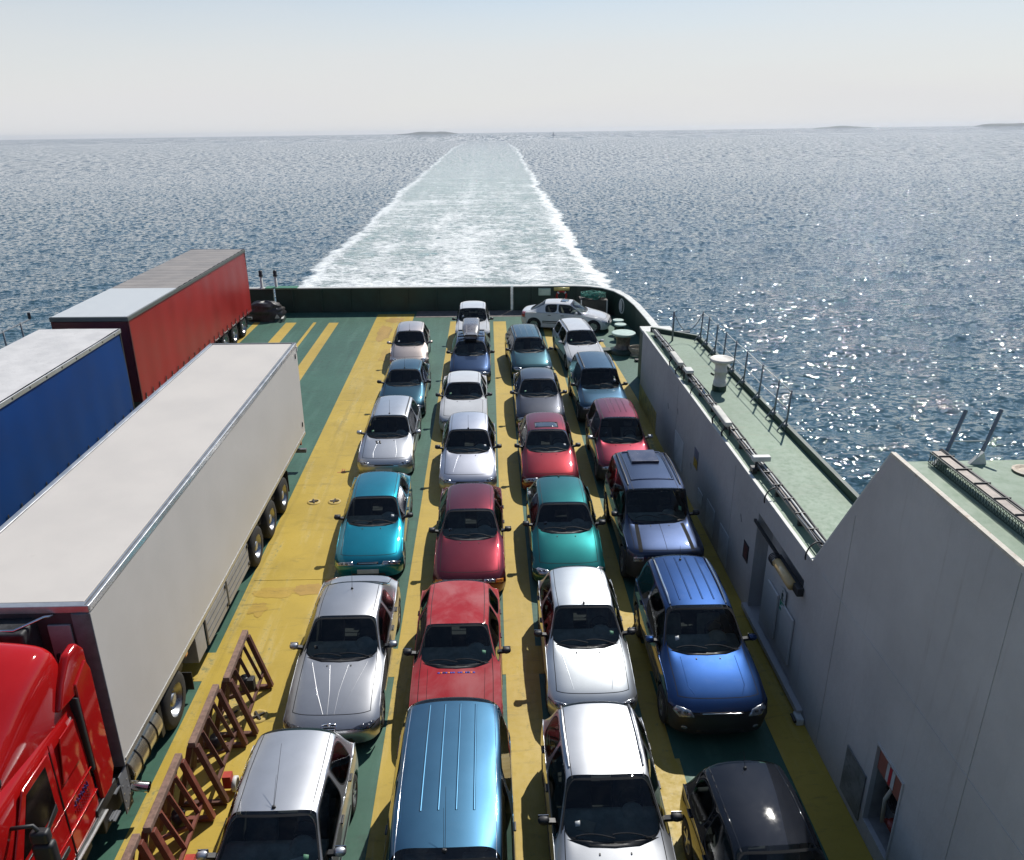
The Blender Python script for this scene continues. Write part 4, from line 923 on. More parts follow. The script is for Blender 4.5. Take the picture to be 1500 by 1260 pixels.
    def ray(s, u, v, view):
        if view == 'top': return s.hit((u, v, 5), (0, 0, -1))
        if view == 'front': # u = x, v = height at the nose, looked at from 30 degrees above
            d = Vector((0, math.cos(R(30)), -math.sin(R(30)))); return s.hit(Vector((u, s.yn, v))-d*4, d)
        if view == 'flat': return s.hit((u, s.yn-4, v), (0, 1, 0))
        if view == 'back': return s.hit((u, s.yr+4, v), (0, -1, 0))
        if view == 'right': return s.hit((4, u, v), (-1, 0, 0))
        if view == 'left': return s.hit((-4, u, v), (1, 0, 0))
    def decal(s, name, poly, view, m, off=.004, rings=4, parent=None, sub=4, thick=True, label=None):
        n = len(poly); out = []
        for i in range(n):
            p, q = poly[i], poly[(i+1) % n]
            for k in range(sub): out.append((p[0]+(q[0]-p[0])*k/sub, p[1]+(q[1]-p[1])*k/sub))
        cx = sum(p[0] for p in out)/len(out); cy = sum(p[1] for p in out)/len(out)
        V = []; ok = True; M = len(out)
        p, nn = s.ray(cx, cy, view)
        if p is None: return None
        V.append(p+nn*off)
        for r in range(1, rings+1):
            t = r/rings
            for (u, v) in out:
                p, nn = s.ray(cx+(u-cx)*t, cy+(v-cy)*t, view)
                if p is None: p = V[-1]; nn = Vector((0, 0, 0))
                V.append(p+nn*(off if r < rings or not thick else off))
        F_ = [(0, 1+k, 1+(k+1) % M) for k in range(M)]
        for r in range(rings-1):
            for k in range(M): F_.append((1+r*M+k, 1+(r+1)*M+k, 1+(r+1)*M+(k+1) % M, 1+r*M+(k+1) % M))
        if thick:
            b = len(V)
            for k, (u, v) in enumerate(out):
                p, nn = s.ray(u, v, view)
                V.append(V[1+(rings-1)*M+k] if p is None else p-nn*.004)
            for k in range(M): F_.append((1+(rings-1)*M+k, b+k, b+(k+1) % M, 1+(rings-1)*M+(k+1) % M))
        o = mesh_obj(name, V, F_, m, parent or s.root, True)
        if label: o['label'] = label
        return o
    def ribbon(s, name, pts, view, m, w=.01, off=.003, step=.06, parent=None, closed=False):
        P = []
        pts = list(pts)+([pts[0]] if closed else [])
        for a, b in zip(pts, pts[1:]):
            L = math.hypot(b[0]-a[0], b[1]-a[1]); k = max(1, int(L/step))
            for i in range(k): P.append((a[0]+(b[0]-a[0])*i/k, a[1]+(b[1]-a[1])*i/k))
        P.append(pts[-1]); H = []
        for u, v in P:
            p, n = s.ray(u, v, view)
            if p is not None: H.append((p, n))
        V = []; F_ = []
        for i, (p, n) in enumerate(H):
            d = H[min(i+1, len(H)-1)][0]-H[max(i-1, 0)][0]
            if d.length < 1e-6: d = Vector((0, 1, 0))
            sd = n.cross(d.normalized()).normalized()*w/2
            V += [p-sd-n*.002, p-sd*.8+n*off, p+sd*.8+n*off, p+sd-n*.002]
        for i in range(len(H)-1):
            for k in range(3): F_.append((i*4+k, i*4+k+1, i*4+k+5, i*4+k+4))
        if not F_: return None
        return mesh_obj(name, V, F_, m, parent or s.root, True)
    def both(s, fn, name, pts, view, m, **kw):
        a = fn(name, pts, view, m, **kw)
        b = fn(name, [(-u, v) for u, v in pts][::-1], view, m, **kw) if view in ('top', 'front', 'flat', 'back') else fn(name, pts, 'left' if view == 'right' else 'right', m, **kw)
        return a, b
    # ---------- fittings
    def interior(s, belt):
        W, root = s.W, s.root
        m = MB(); m.b2((-W*.86, s.yn+.35, .24), (W*.86, s.yr-.3, .28)); m.b2((-W*.86, -.55+.2, .28), (-W*.84, s.rl, belt-.08)); m.b2((W*.84, -.35, .28), (W*.86, s.rl, belt-.08))
        m.b2((-W*.84, s.rl+.05, .28), (W*.84, s.rl+.07, belt-.12)); m.b2((-W*.8, s.yc+.12, .3), (W*.8, s.yc+.14, s.zc-.16))
        m.build('cabin_floor', mat('cabin_lining', (.03, .03, .032), .9), root)
        d = MB(); yd = s.yc+.18
        d.prism([(yd-.02, s.zc-.10), (yd+.50, s.zc-.07), (yd+.62, s.zc-.14), (yd+.60, s.zc-.32), (yd, s.zc-.34)], -W*.83, W*.83)
        d.lathe([(.0, .06), (.10, .05), (.16, .01), (.18, -.03)], c=(W*.42, yd+.46, s.zc-.06), seg=14)
        d.build('dashboard', DASHM, root, bevel=.02)
        sw = MB(); pts = [(W*.42+.18*math.cos(a), yd+.72+.07*math.sin(a), s.zc-.13+.17*math.sin(a)) for a in [2*math.pi*k/16 for k in range(17)]]
        sw.tube(pts, .014, 6); sw.bar((W*.42-.17, yd+.72, s.zc-.13), (W*.42+.17, yd+.72, s.zc-.13), .05, .02); sw.build('steering_wheel', RUBBER, root)
        SE = [SEATM, SEATC, SEATB, SEATC, SEATM][int(abs(s.root.location.y)*7+abs(s.root.location.x)*3) % 5]
        for sx in (-1, 1):
            b = MB(); cx = sx*W*.44; ys = .42
            b.prism([(ys-.45, .42), (ys-.47, .54), (ys+.05, .50), (ys+.30, 1.02), (ys+.38, 1.01), (ys+.16, .42)], cx-.23, cx+.23)
            b.box((cx, ys+.36, 1.13), (.24, .09, .16)); b.build('front_seat', SE, root, bevel=.03)
        b = MB(); ys = min(1.25, s.rl-.35)
        b.prism([(ys-.40, .42), (ys-.42, .55), (ys+.05, .52), (ys+.28, 1.0), (ys+.38, .98), (ys+.2, .42)], -W*.74, W*.74)
        b.box((-W*.4, ys+.33, 1.05), (.22, .08, .13)); b.box((W*.4, ys+.33, 1.05), (.22, .08, .13)); b.build('rear_seat', SEATC, root, bevel=.03)
    def wheels(s, kind, wr):
        lin = MB()
        for y in (s.yf, s.yb):
            for sx in (-1, 1):
                add_wheel(s.root, sx*(s.W-.11), y, wr, kind)
                vs = []; R2 = wr+.05
                for k in range(13):
                    a = math.pi*k/12; vs += [(sx*(s.W-.03), y+R2*math.cos(a), wr+R2*math.sin(a)), (sx*(s.W-.33), y+R2*math.cos(a), wr+R2*math.sin(a))]
                lin.add(vs, [(2*k, 2*k+1, 2*k+3, 2*k+2) for k in range(12)])
                lin.add([vs[2*k+1] for k in range(13)], [tuple(range(13))])
        mesh_obj('wheel_arch', lin.v, lin.f, TRIM, s.root)
    def mirrors(s, m=None, big=1., z=None):
        m = m or s.color; W = s.W
        for sx in (-1, 1):
            zz = (z or s.zc)+.03; yb = s.yc+.42
            bm = bmesh.new(); bmesh.ops.create_cube(bm, size=1)
            bmesh.ops.scale(bm, vec=(.22*big, .13*big, .17*big), verts=bm.verts)
            for v in bm.verts:
                if v.co.y < 0: v.co.x *= .72; v.co.z *= .72
                if v.co.x*sx > 0: v.co.z *= .85
            bmesh.ops.subdivide_edges(bm, edges=bm.edges, cuts=1)
            bmesh.ops.translate(bm, vec=(sx*(W+.085*big), yb, zz), verts=bm.verts)
            me = bpy.data.meshes.new('side_mirror'); bm.to_mesh(me); bm.free(); me.materials.append(m)
            me.polygons.foreach_set('use_smooth', [True]*len(me.polygons))
            o = link(bpy.data.objects.new('side_mirror', me), s.root); md = o.modifiers.new('s', 'SUBSURF'); md.levels = 2; md.render_levels = 2
            MB().bar((sx*(W*.9), yb+.03, zz-.05), (sx*(W+.05), yb+.01, zz-.02), .08, .05).build('mirror_arm', TRIM, o)
            MB().box((sx*(W+.085*big), yb+.062*big, zz), (.15*big, .006, .10*big)).build('mirror_glass', CHROME, o)
    def wipers(s):
        for x0, x1 in ((.62, -.02), (.02, -.60)):
            a = s.ray(x0*s.W, s.yc+.10, 'top'); pts = []
            for k in range(9):
                t = k/8; u = (x0+(x1-x0)*t)*s.W; v = s.yc+.075+.05*math.sin(t*2.2)+.035*abs(u)/s.W
                p, n = s.ray(u, v, 'top')
                if p is not None: pts.append(p+n*.014)
            if len(pts) > 2: MB().tube(pts, .009, 5).build('wiper', TRIM, s.root)
        # dark scuttle grille between bonnet and glass
        s.decal('cowl_grille', [(-.74*s.W, s.yc+.105), (-.4*s.W, s.yc+.03), (0, s.yc+.005), (.4*s.W, s.yc+.03), (.74*s.W, s.yc+.105), (.4*s.W, s.yc-.02), (0, s.yc-.045), (-.4*s.W, s.yc-.02)], 'top', TRIM, off=.002, rings=2)
        for u in (-.22, .22):
            p, n = s.ray(u, s.yc-.12, 'top')
            if p is not None: MB().box(p+n*.004, (.022, .03, .012)).build('washer_jet', TRIM, s.root)
    def antenna(s, y=.12, L=.5, x=0, lean=.5, r=.005):
        p, n = s.ray(x, y, 'top')
        a = MB().lathe([(.028, 0), (.018, .03), (0, .035)], c=p, seg=10); a.tube([p+Vector((0, 0, .02)), p+Vector((0, lean*L, L*math.sqrt(max(.1, 1-lean*lean))))], [r, r*.6], 5)
        a.build('antenna', TRIM, s.root)
    def gutters(s, x=None, m=None, w=.014):
        x = x or .60*s.W
        s.both(s.ribbon, 'roof_moulding', [(x, .04), (x+.015, s.rl*.5), (x, s.rl-.06)], 'top', m or RUBBER, w=w, off=.002)
    def rails(s, x=None, m=None, y0=.18, y1=None):
        x = x or .60*s.W; y1 = y1 or s.rl-.05
        for sx in (-1, 1):
            pts = []
            for k in range(9):
                t = k/8; p, n = s.ray(sx*(x+.015*math.sin(t*3)), y0+(y1-y0)*t, 'top')
                pts.append(p+Vector((0, 0, .012+.045*min(1, 6*t, 6*(1-t)))))
            MB().tube(pts, .016, 6).build('roof_rail', m or TRIM, s.root)
    def ribs(s, xs, y0, y1, m=None):
        for x in xs: s.ribbon('roof_rib', [(x, y0), (x, y1)], 'top', m or s.color, w=.036, off=.006)
    def creases(s, pts): s.both(s.ribbon, 'bonnet_crease', pts, 'top', s.color, w=.014, off=.0012, parent=(s.part.get('hood') or [s.root])[0])
    def lamps(s, poly, style='round', m=None, view='front', ring=True):
        """poly in units of half width / metres above nose reference for the right hand lamp"""
        P = [(u*s.W, s.zh+v) for u, v in poly]
        for sx in (1, -1):
            Q = P if sx > 0 else [(-u, v) for u, v in P][::-1]
            o = s.decal('headlight', Q, view, m or LAMP, off=.006, rings=4)
            if o is None: continue
            cx = sum(p[0] for p in Q)/len(Q); cy = sum(p[1] for p in Q)/len(Q)
            if ring:
                for dx, r in ((-.045*sx, .042), (.06*sx, .034)):
                    c = [(cx+dx+r*math.cos(a), cy+r*.8*math.sin(a)) for a in [2*math.pi*k/10 for k in range(10)]]
                    s.decal('reflector', c, view, LAMPIN, off=.009, rings=2, sub=1, parent=o)
    def grille(s, poly, m=None, bars=2, view='front', chrome=False):
        P = [(u*s.W, s.zh+v) for u, v in poly]
        o = s.decal('grille', P, view, m or TRIM, off=.003, rings=4)
        v0 = min(p[1] for p in P); v1 = max(p[1] for p in P); us = max(p[0] for p in P)
        for k in range(bars):
            v = v0+(v1-v0)*(k+1)/(bars+1)
            s.ribbon('grille_bar', [(-us*.86, v), (us*.86, v)], view, CHROME if chrome else RUBBER, w=.014, off=.012, parent=o)
        return o
    def plate(s, z=.40):
        p, n = s.ray(0, z, 'flat')
        MB().box(p+n*.012, (.50, .018, .11)).build('number_plate', PLATE, s.root, bevel=.004)
    def fog(s, x=.62, z=.36):
        for sx in (-1, 1):
            c = [(sx*x*s.W+.055*math.cos(a), z+.04*math.sin(a)) for a in [2*math.pi*k/10 for k in range(10)]]
            s.decal('fog_lamp', c, 'flat', LAMP, off=.004, rings=2, sub=1)
    def intake(s, w=.55, z0=.24, z1=.33): s.decal('air_intake', [(-w*s.W, z0), (w*s.W, z0), (w*.9*s.W, z1), (-w*.9*s.W, z1)], 'flat', TRIM, off=.003, rings=3)
    def taillamps(s, z0=.66, z1=.9, x0=.62, x1=.93):
        for sx in (-1, 1):
            Q = [(sx*x0*s.W, z0), (sx*x1*s.W, z0), (sx*x1*s.W, z1), (sx*x0*s.W, z1)]
            s.decal('tail_lamp', Q, 'back', TAIL, off=.006, rings=3)
    def handles(s, m=None):
        for y in (.45, 1.25 if s.rl > 1.5 else 1.1):
            for vw in ('left', 'right'):
                p, n = s.ray(y, s.zc-.14, vw)
                if p is not None: MB().box(p+n*.014, (.03, .16, .028)).build('door_handle', m or TRIM, s.part['door' if y < .9 else 'rear_door'][0 if vw == 'left' else 1], bevel=.008)
    def side_strip(s, m=None, z=.50, w=.05):
        for vw in ('left', 'right'): s.ribbon('side_moulding', [(s.yf+.45, z), (s.yb-.42, z)], vw, m or TRIM, w=w, off=.008, step=.1)
    def sunroof(s, y0=.28, y1=.68, x=.36, m=None):
        s.decal('sunroof', [(-x*s.W, y0), (x*s.W, y0), (x*s.W, y1), (-x*s.W, y1)], 'top', m or GLASS_ROOF, off=.004, rings=3)
        s.ribbon('sunroof_seal', [(-x*s.W, y0), (x*s.W, y0), (x*s.W, y1), (-x*s.W, y1)], 'top', RUBBER, w=.012, off=.005, closed=True)
    def on_dash(s, x, w=.2, d=.14, dy=.18, m=None):
        MB().box((x, s.yc+.18+dy, s.zc-.068), (w, d, .006), Matrix.Rotation(.1*x*10, 3, 'Z')).build('paper_sheet', m or PAPER, s.root)
    def standard(s, mir=None, strip=True, plate=True):
        s.mirrors(mir); s.wipers(); s.handles(); s.gutters()
        if strip: s.side_strip()
        if plate: s.plate()
        s.taillamps()
GLASS_ROOF = mat('dark_roof_glass', (.05, .06, .075), .08, coat=1, coatr=.02)
L_SLIM = [(.42, -.13), (.90, -.15), (.94, -.02), (.46, -.01)]
L_HATCH = [(.50, -.14), (.84, -.12), (.93, .03), (.80, .05), (.56, -.03)]
L_ALMOND = [(.42, -.12), (.72, -.14), (.92, -.04), (.90, .04), (.66, .01)]
P_ = lambda n, c, metal=.55, **k: paint(n+'_paint', c, metal, **k)

def seats_done(): pass
# ---- lane 1, from the stern forward
c = Car('champagne beige rounded hatchback, rearmost car of the leftmost lane', -3.44, 34.45, P_('champagne', (.46, .39, .35), .85), yaw=2, hood=.72, nose=.26, zh=.66, rl=1.85, zt=1.42, W=.82, rounded=1)
c.standard(); c.lamps([(.52, -.12), (.80, -.12), (.90, .10), (.80, .16), (.62, .06)]); c.grille([(-.3, -.12), (.3, -.12), (.28, -.06), (-.3, -.06)], bars=1); c.antenna(.1, .3)
c = Car('dark petrol blue saloon with black mirrors, behind the silver estate with roof bars', -3.18, 29.11, P_('petrol_blue', (.035, .11, .16)), style='sedan', rl=1.45, zt=1.38, hood=1.08)
c.standard(TRIM); c.lamps(L_SLIM); c.grille([(-.34, -.10), (.34, -.10), (.34, -.03), (-.34, -.03)]); c.antenna(.15, .4)
c = Car('silver estate with short black roof bars and two slots in its bonnet', -3.2, 24.1, P_('silver_blue', (.44, .45, .47), .9), style='wagon', rl=2.05, zt=1.43, hood=1.02, drear=.3)
c.standard(c.color); c.lamps(L_HATCH); c.grille([(-.36, -.15), (.36, -.15), (.30, -.10), (-.30, -.10)], bars=1); c.antenna(.2, .45); c.rails(); c.creases([(.30*c.W, c.yc-.1), (.42*c.W, c.yh+.3), (.40*c.W, c.yh+.08)])
for k in (0, 1): c.decal('bonnet_slot', [(-.42*c.W+.09*k, c.yc-.12), (-.35*c.W+.09*k, c.yc-.12), (-.29*c.W+.09*k, c.yc-.30), (-.36*c.W+.09*k, c.yc-.30)], 'top', TRIM, off=.003, rings=1)
c.intake()
c = Car('bright turquoise saloon with a white paper behind the windscreen', -2.97, 18.51, P_('turquoise', (.010, .33, .46)), yaw=1.5, style='sedan', rl=1.62, zt=1.37, zc=.93, hood=1.10, W=.82, drear=.52, tail=.42)
c.standard(TRIM); c.lamps([(.40, -.12), (.88, -.13), (.92, -.04), (.44, -.03)]); c.grille([(-.30, -.11), (.30, -.11), (.30, -.05), (-.30, -.05)], chrome=True, bars=1); c.on_dash(-.28, .34, .16, .14); c.intake(.5)
c = Car('silver grey saloon with a shield shaped chrome grille and black lamps, in the left lane', -2.87, 13.33, P_('steel_silver', (.36, .365, .38), .9), style='sedan', rl=1.30, zt=1.38, zc=.93, hood=1.20, nose=.24, W=.86, dw=.74, drear=.62, tail=.42, zh=.66)
c.standard(c.color, strip=False, plate=False); c.lamps([(.42, -.10), (.80, -.12), (.92, .01), (.86, .05), (.56, -.03)], m=LAMPIN)
sh = [(-.15, .0), (-.10, .02), (.10, .02), (.15, .0), (.10, -.16), (0, -.25), (-.10, -.16)]
g = c.grille([(u, v-.01) for u, v in sh], bars=5, chrome=True); c.ribbon('grille_surround', [(u*c.W, c.zh+v-.01) for u, v in sh], 'front', CHROME, w=.022, off=.014, closed=True)
c.decal('badge', [(.035*math.cos(a), c.zh+.0+.035*math.sin(a)) for a in [k*math.pi/5 for k in range(10)]], 'front', CHROME, off=.016, rings=1, sub=1)
c.creases([(.16*c.W, c.yh+.06), (.36*c.W, c.yh+.5), (.60*c.W, c.yc-.02)]); c.creases([(.07*c.W, c.yh+.04), (.10*c.W, c.yh+.5), (.2*c.W, c.yc-.1)]); c.antenna(.98, .42, lean=.35); c.intake(.5, .26, .36)
c = Car('silver hatchback nearest the camera in the left lane, two whip aerials on its roof', -3.1, 8.57, P_('silver', (.46, .47, .49), .9), rl=1.72, zt=1.45, zc=.98, W=.86, drear=.36, sharp=.5)
c.standard(c.color); c.lamps(L_HATCH); c.grille([(-.3, -.1), (.3, -.1), (.3, -.04), (-.3, -.04)]); c.antenna(.12, .85, lean=.80, r=.004); c.antenna(.12, .42, x=-.01, lean=.72, r=.003); c.on_dash(.35)
# ---- lane 2
c = Car('small white boxy off-roader at the far end against the stern bulwark', -.76, 37.9, WHITE, style='suv', rl=1.65, zt=1.58, zc=1.05, zh=.86, belt=.98, hood=.95, nose=.12, dw=.5, W=.82, tw=.72, sharp=.55, wheel=2, wr=.33, lift=.06, bumper=TRIM)
c.standard(TRIM, strip=False); c.lamps([(.55, -.14), (.82, -.14), (.82, -.04), (.55, -.04)]); c.grille([(-.5, -.14), (.5, -.14), (.5, -.03), (-.5, -.03)])
c = Car('dark blue estate carrying a grey roof box, behind a white saloon', -.78, 32.88, P_('navy', (.022, .055, .14)), style='wagon', rl=1.95, zt=1.40, hood=1.10)
c.standard(TRIM); c.lamps(L_SLIM); c.grille([(-.3, -.1), (.3, -.1), (.3, -.04), (-.3, -.04)])
BLUECAR = c
c = Car('plain white saloon with black mirrors in the second lane', -.92, 27.5, WHITE, style='sedan', rl=1.42, zt=1.38, hood=1.02, dw=.62, W=.84, sharp=.5)
c.standard(TRIM); c.lamps(L_SLIM); c.grille([(-.34, -.1), (.34, -.1), (.34, -.04), (-.34, -.04)], chrome=True); c.taillamps(.7, .86, .5, .9)
c = Car('silver hatchback with black mirrors and a small white card on the dashboard', -.67, 22.84, P_('silver_lilac', (.44, .45, .50), .9), rl=1.62, zt=1.43, hood=1.0, nose=.2)
c.standard(TRIM); c.lamps([(.52, -.15), (.80, -.15), (.92, .01), (.84, .04), (.60, -.04)]); c.grille([(-.42, -.16), (.42, -.16), (.38, -.11), (-.38, -.11)], bars=2); c.antenna(.1, .42); c.on_dash(.08, .22, .10, .2); c.creases([(.34*c.W, c.yc-.1), (.5*c.W, c.yh+.15)]); c.intake()
c = Car('dark maroon saloon with orange corner lamps, ahead of the faded pink-red car', -.53, 17.73, P_('maroon', (.19, .018, .03), .5), style='sedan', rl=1.58, zt=1.37, zc=.93, hood=1.15, W=.84, drear=.5, tail=.4, sharp=.42)
c.standard(TRIM); c.lamps([(.40, -.13), (.70, -.14), (.70, -.05), (.40, -.05)]); c.grille([(-.36, -.13), (.36, -.13), (.36, -.05), (-.36, -.05)])
for sx in (1, -1): c.decal('indicator', [(sx*.72*c.W, c.zh-.14), (sx*.92*c.W, c.zh-.13), (sx*.92*c.W, c.zh-.03), (sx*.72*c.W, c.zh-.05)], 'front', AMBER, off=.006, rings=2)
c = Car('faded light red saloon with orange and blue stickers along the rear of its bonnet', -.69, 13.01, paint('faded_red_paint', (.38, .034, .04), .0, .5, .42, fade=.28, coatr=.10), style='hatch', rl=1.62, zt=1.38, zc=.93, hood=1.06, W=.85, drear=.45, sharp=.6, tail=.22)
c.standard(TRIM); c.lamps(L_SLIM); c.grille([(-.34, -.1), (.34, -.1), (.34, -.04), (-.34, -.04)])
orange = mat('orange_sticker', (.75, .16, .02), .5); blue = mat('blue_sticker', (.02, .04, .35), .5)
for k in range(15):
    if k == 7: continue
    u = (k-7)*.046; c.decal('sticker', [(u-.021, c.yc-.15), (u+.021, c.yc-.15), (u+.021, c.yc-.115), (u-.021, c.yc-.115)], 'top', orange if k % 3 == 1 else blue, off=.002, rings=1, sub=1)
c.both(c.ribbon, 'bonnet_groove', [(.62*c.W, c.yc-.02), (.60*c.W, c.yh+.1)], 'top', GAP, w=.008, off=.001)
c = Car('light blue people carrier with four ribs on its roof, nearest in the second lane', -.65, 7.47, P_('sky_blue', (.075, .20, .33), .60), style='van', rl=3.05, zt=1.80, zc=1.08, zh=.82, belt=1.02, W=.93, tw=.76, cw=.86, dw=.85, hood=.85, sharp=.35, name='parked_van', cat='minivan', zroof=.06, wr=.33)
c.mirrors(TRIM, 1.1); c.wipers(); c.handles(); c.taillamps(.9, 1.3, .8, .95); c.plate(); c.side_strip()
c.ribs([-.36, -.12, .12, .36], .75, 2.85); c.gutters(.70*c.W, CHROME, .012); c.antenna(.12, .75, lean=.75, r=.004); c.antenna(.13, .5, x=-.02, lean=.6, r=.003); c.lamps([(.5, -.12), (.9, -.14), (.9, -.02), (.5, -.02)])
# ---- lane 3
c = Car('dark bluish green estate with roof bars, right of the car with the roof box', 1.66, 33.23, P_('dark_teal', (.028, .10, .13)), yaw=3, style='wagon', rl=2.35, zt=1.42, hood=.95, W=.84, tw=.68)
c.standard(TRIM); c.rails(); c.lamps(L_HATCH); c.grille([(-.3, -.12), (.3, -.12), (.3, -.06), (-.3, -.06)]); c.on_dash(-.15, .2, .14, .2); c.intake(); c.ribs([-.25, 0, .25], .3, 2.0)
c = Car('charcoal grey saloon behind the dark red car with the sunroof', 1.74, 27.72, P_('charcoal', (.075, .08, .10)), style='sedan', rl=1.42, zt=1.40, hood=1.05, W=.86)
c.standard(P_('charcoal', ())); c.lamps(L_SLIM); c.grille([(-.34, -.1), (.34, -.1), (.34, -.04), (-.34, -.04)], chrome=True)
c = Car('dark red hatchback with a large glass sunroof', 1.72, 22.85, P_('ruby', (.26, .018, .026), .5), rl=1.62, zt=1.38, hood=1.05, W=.84)
c.standard(TRIM); c.sunroof(.22, .62, .42); c.lamps(L_SLIM); c.grille([(-.34, -.1), (.34, -.1), (.34, -.04), (-.34, -.04)])
c = Car('sea green hatchback with a dark rear spoiler, between a red and a white car', 1.79, 17.98, P_('sea_green', (.010, .17, .17)), rl=1.66, zt=1.38, zc=.93, hood=.98, nose=.26, W=.86, zh=.64)
c.standard(TRIM); c.lamps([(.50, -.10), (.80, -.10), (.92, .05), (.84, .08), (.58, .01)]); c.antenna(1.55, .05); c.intake(.45)
c.decal('rear_spoiler', [(-.6*c.W, 1.62), (.6*c.W, 1.62), (.58*c.W, 1.86), (-.58*c.W, 1.86)], 'top', TRIM, off=.02)
c = Car('pale silver hatchback with a dark grille slot, ahead of the larger silver car', 1.79, 13.46, P_('pale_silver', (.48, .505, .52), .85), rl=1.55, zt=1.43, hood=1.05, nose=.2, W=.83, dw=.66, sharp=.5)
c.standard(TRIM); c.lamps([(.50, -.15), (.78, -.16), (.92, -.02), (.88, .03), (.58, -.05)]); c.grille([(-.36, -.17), (.36, -.17), (.38, -.11), (-.38, -.11)], bars=3); c.creases([(.62*c.W, c.yc-.05), (.42*c.W, c.yh+.12)]); c.antenna(.1, .2); c.intake(.55)
c = Car('large silver hatchback nearest the camera in the third lane, its steering wheel showing', 1.65, 9.07, P_('bright_silver', (.42, .43, .445), .85), rl=1.66, zt=1.46, zc=.97, dw=.74, W=.88, drear=.35, sharp=.5, hood=1.05)
c.standard(TRIM); c.lamps(L_ALMOND); c.grille([(-.3, -.1), (.3, -.1), (.3, -.04), (-.3, -.04)]); c.rails(.63*c.W, c.color, .25)
# ---- lane 4
th = R(77); off = Matrix.Rotation(th, 3, 'Z')
c = Car('white saloon parked crosswise along the stern bulwark, dark sunroof', 4.25, 40.0, WHITE, yaw=77, style='sedan', rl=1.45, zt=1.38, hood=1.05, W=.85, drear=.66, tail=.5, sharp=.5)
c.standard(WHITE); c.sunroof(.25, .62, .38); c.lamps(L_SLIM); c.grille([(-.3, -.1), (.3, -.1), (.3, -.04), (-.3, -.04)])
c.side_strip(TRIM, .42, .04)
c = Car('white estate with roof bars turned slightly towards the starboard wall', 3.97, 34.2, WHITE, yaw=5, style='wagon', rl=2.35, zt=1.43, hood=1.0, W=.84, dw=.6)
c.standard(WHITE); c.rails(m=TRIM); c.lamps(L_SLIM); c.grille([(-.3, -.1), (.3, -.1), (.3, -.04), (-.3, -.04)])
c = Car('dark blue off-roader with black roof bars, behind the red compact off-roader', 3.98, 28.05, P_('slate_blue', (.025, .08, .14)), yaw=1, style='suv', rl=2.3, zt=1.66, zc=1.05, zh=.88, belt=1.0, hood=1.05, dw=.5, W=.88, tw=.72, sharp=.5, wheel=2, wr=.35, lift=.08, bumper=TRIM)
c.standard(TRIM); c.rails(); c.lamps([(.55, -.14), (.88, -.14), (.88, -.04), (.55, -.04)]); c.grille([(-.5, -.14), (.5, -.14), (.5, -.03), (-.5, -.03)])
c = Car('wine red compact off-roader with ribbed roof and silver mirrors', 3.99, 23.16, P_('wine', (.21, .014, .032), .5), style='suv', rl=1.95, zt=1.62, zc=1.02, zh=.82, belt=.98, hood=.95, dw=.58, W=.84, tw=.70, sharp=.4, wheel=2, wr=.33, lift=.05, bumper=TRIM)
c.standard(P_('silver', ())); c.ribs([-.26, -.09, .09, .26], .5, 1.75); c.gutters(.62*c.W); c.lamps([(.5, -.14), (.86, -.14), (.88, -.04), (.5, -.04)]); c.grille([(-.4, -.14), (.4, -.14), (.4, -.04), (-.4, -.04)])
c = Car('tall navy off-roader with a raised hatch on its roof', 4.02, 17.72, P_('indigo', (.032, .052, .115)), style='suv', rl=2.45, zt=1.86, zc=1.20, zh=1.06, belt=1.10, hood=1.10, nose=.10, dw=.50, W=.92, tw=.80, cw=.84, sharp=.6, wheel=2, wr=.38, lift=.14, bumper=TRIM, zroof=.03)
c.standard(TRIM, strip=False); c.gutters(.72*c.W); c.lamps([(.60, -.2), (.84, -.2), (.84, -.08), (.60, -.08)]); c.grille([(-.5, -.2), (.5, -.2), (.5, -.08), (-.5, -.08)])
p, n = c.ray(0, 1.85, 'top'); MB().b2((-.36, 1.5, p.z-.02), (.36, 2.25, p.z+.07)).build('roof_hatch', mat('roof_hatch_violet', (.05, .045, .075), .2, coat=1), c.root, bevel=.02)
c.ribbon('roof_flute', [(-.52, .55), (.52, .55), (.52, 2.3), (-.52, 2.3)], 'top', c.color, w=.05, off=.018, closed=True)
c.ribbon('bonnet_stripe', [(.0, c.yc-.03), (0, c.yh+.06)], 'top', GAP, w=.01); c.both(c.ribbon, 'bonnet_stripe', [(.60*c.W, c.yc-.02), (.66*c.W, c.yh+.05)], 'top', GAP, w=.10, off=.002)
c.rails(.7*c.W, TRIM, .3)
c = Car('metallic blue off-roader with silver roof bars and round fog lamps', 3.95, 13.0, P_('cobalt', (.014, .055, .19), .55), style='suv', rl=2.02, zt=1.66, zc=1.10, zh=.90, belt=1.02, hood=1.02, nose=.22, dw=.66, W=.90, tw=.70, sharp=.4, wheel=2, wr=.35, lift=.08, bumper=TRIM)
c.standard(c.color, strip=False, plate=False); c.rails(m=CHROME); c.ribs([-.33, -.11, .11, .33], .28, 1.85); c.lamps([(.52, -.20), (.80, -.20), (.92, -.05), (.84, .03), (.60, -.06)]); c.antenna(1.75, .3, lean=.3)
c.grille([(-.44, -.16), (.44, -.16), (.42, -.10), (-.42, -.10)], bars=1, chrome=True); c.fog(.7, .42); c.creases([(.56*c.W, c.yc-.05), (.56*c.W, c.yh+.3), (.46*c.W, c.yh+.1)]); c.intake(.5, .3, .4); c.side_strip(TRIM, .5, .12)
c = Car('glossy black small hatchback nearest the wall, sun glinting on its roof', 3.72, 7.72, P_('black', (.010, .012, .018), .1), yaw=2, rl=1.60, zt=1.50, zc=1.0, belt=.92, W=.84, dw=.75, drear=.30, sharp=.4, hood=.9)
c.standard(c.color); c.gutters(.60*c.W, c.color, .03); c.antenna(1.42, .25, lean=.5); c.lamps(L_HATCH); c.on_dash(.2)
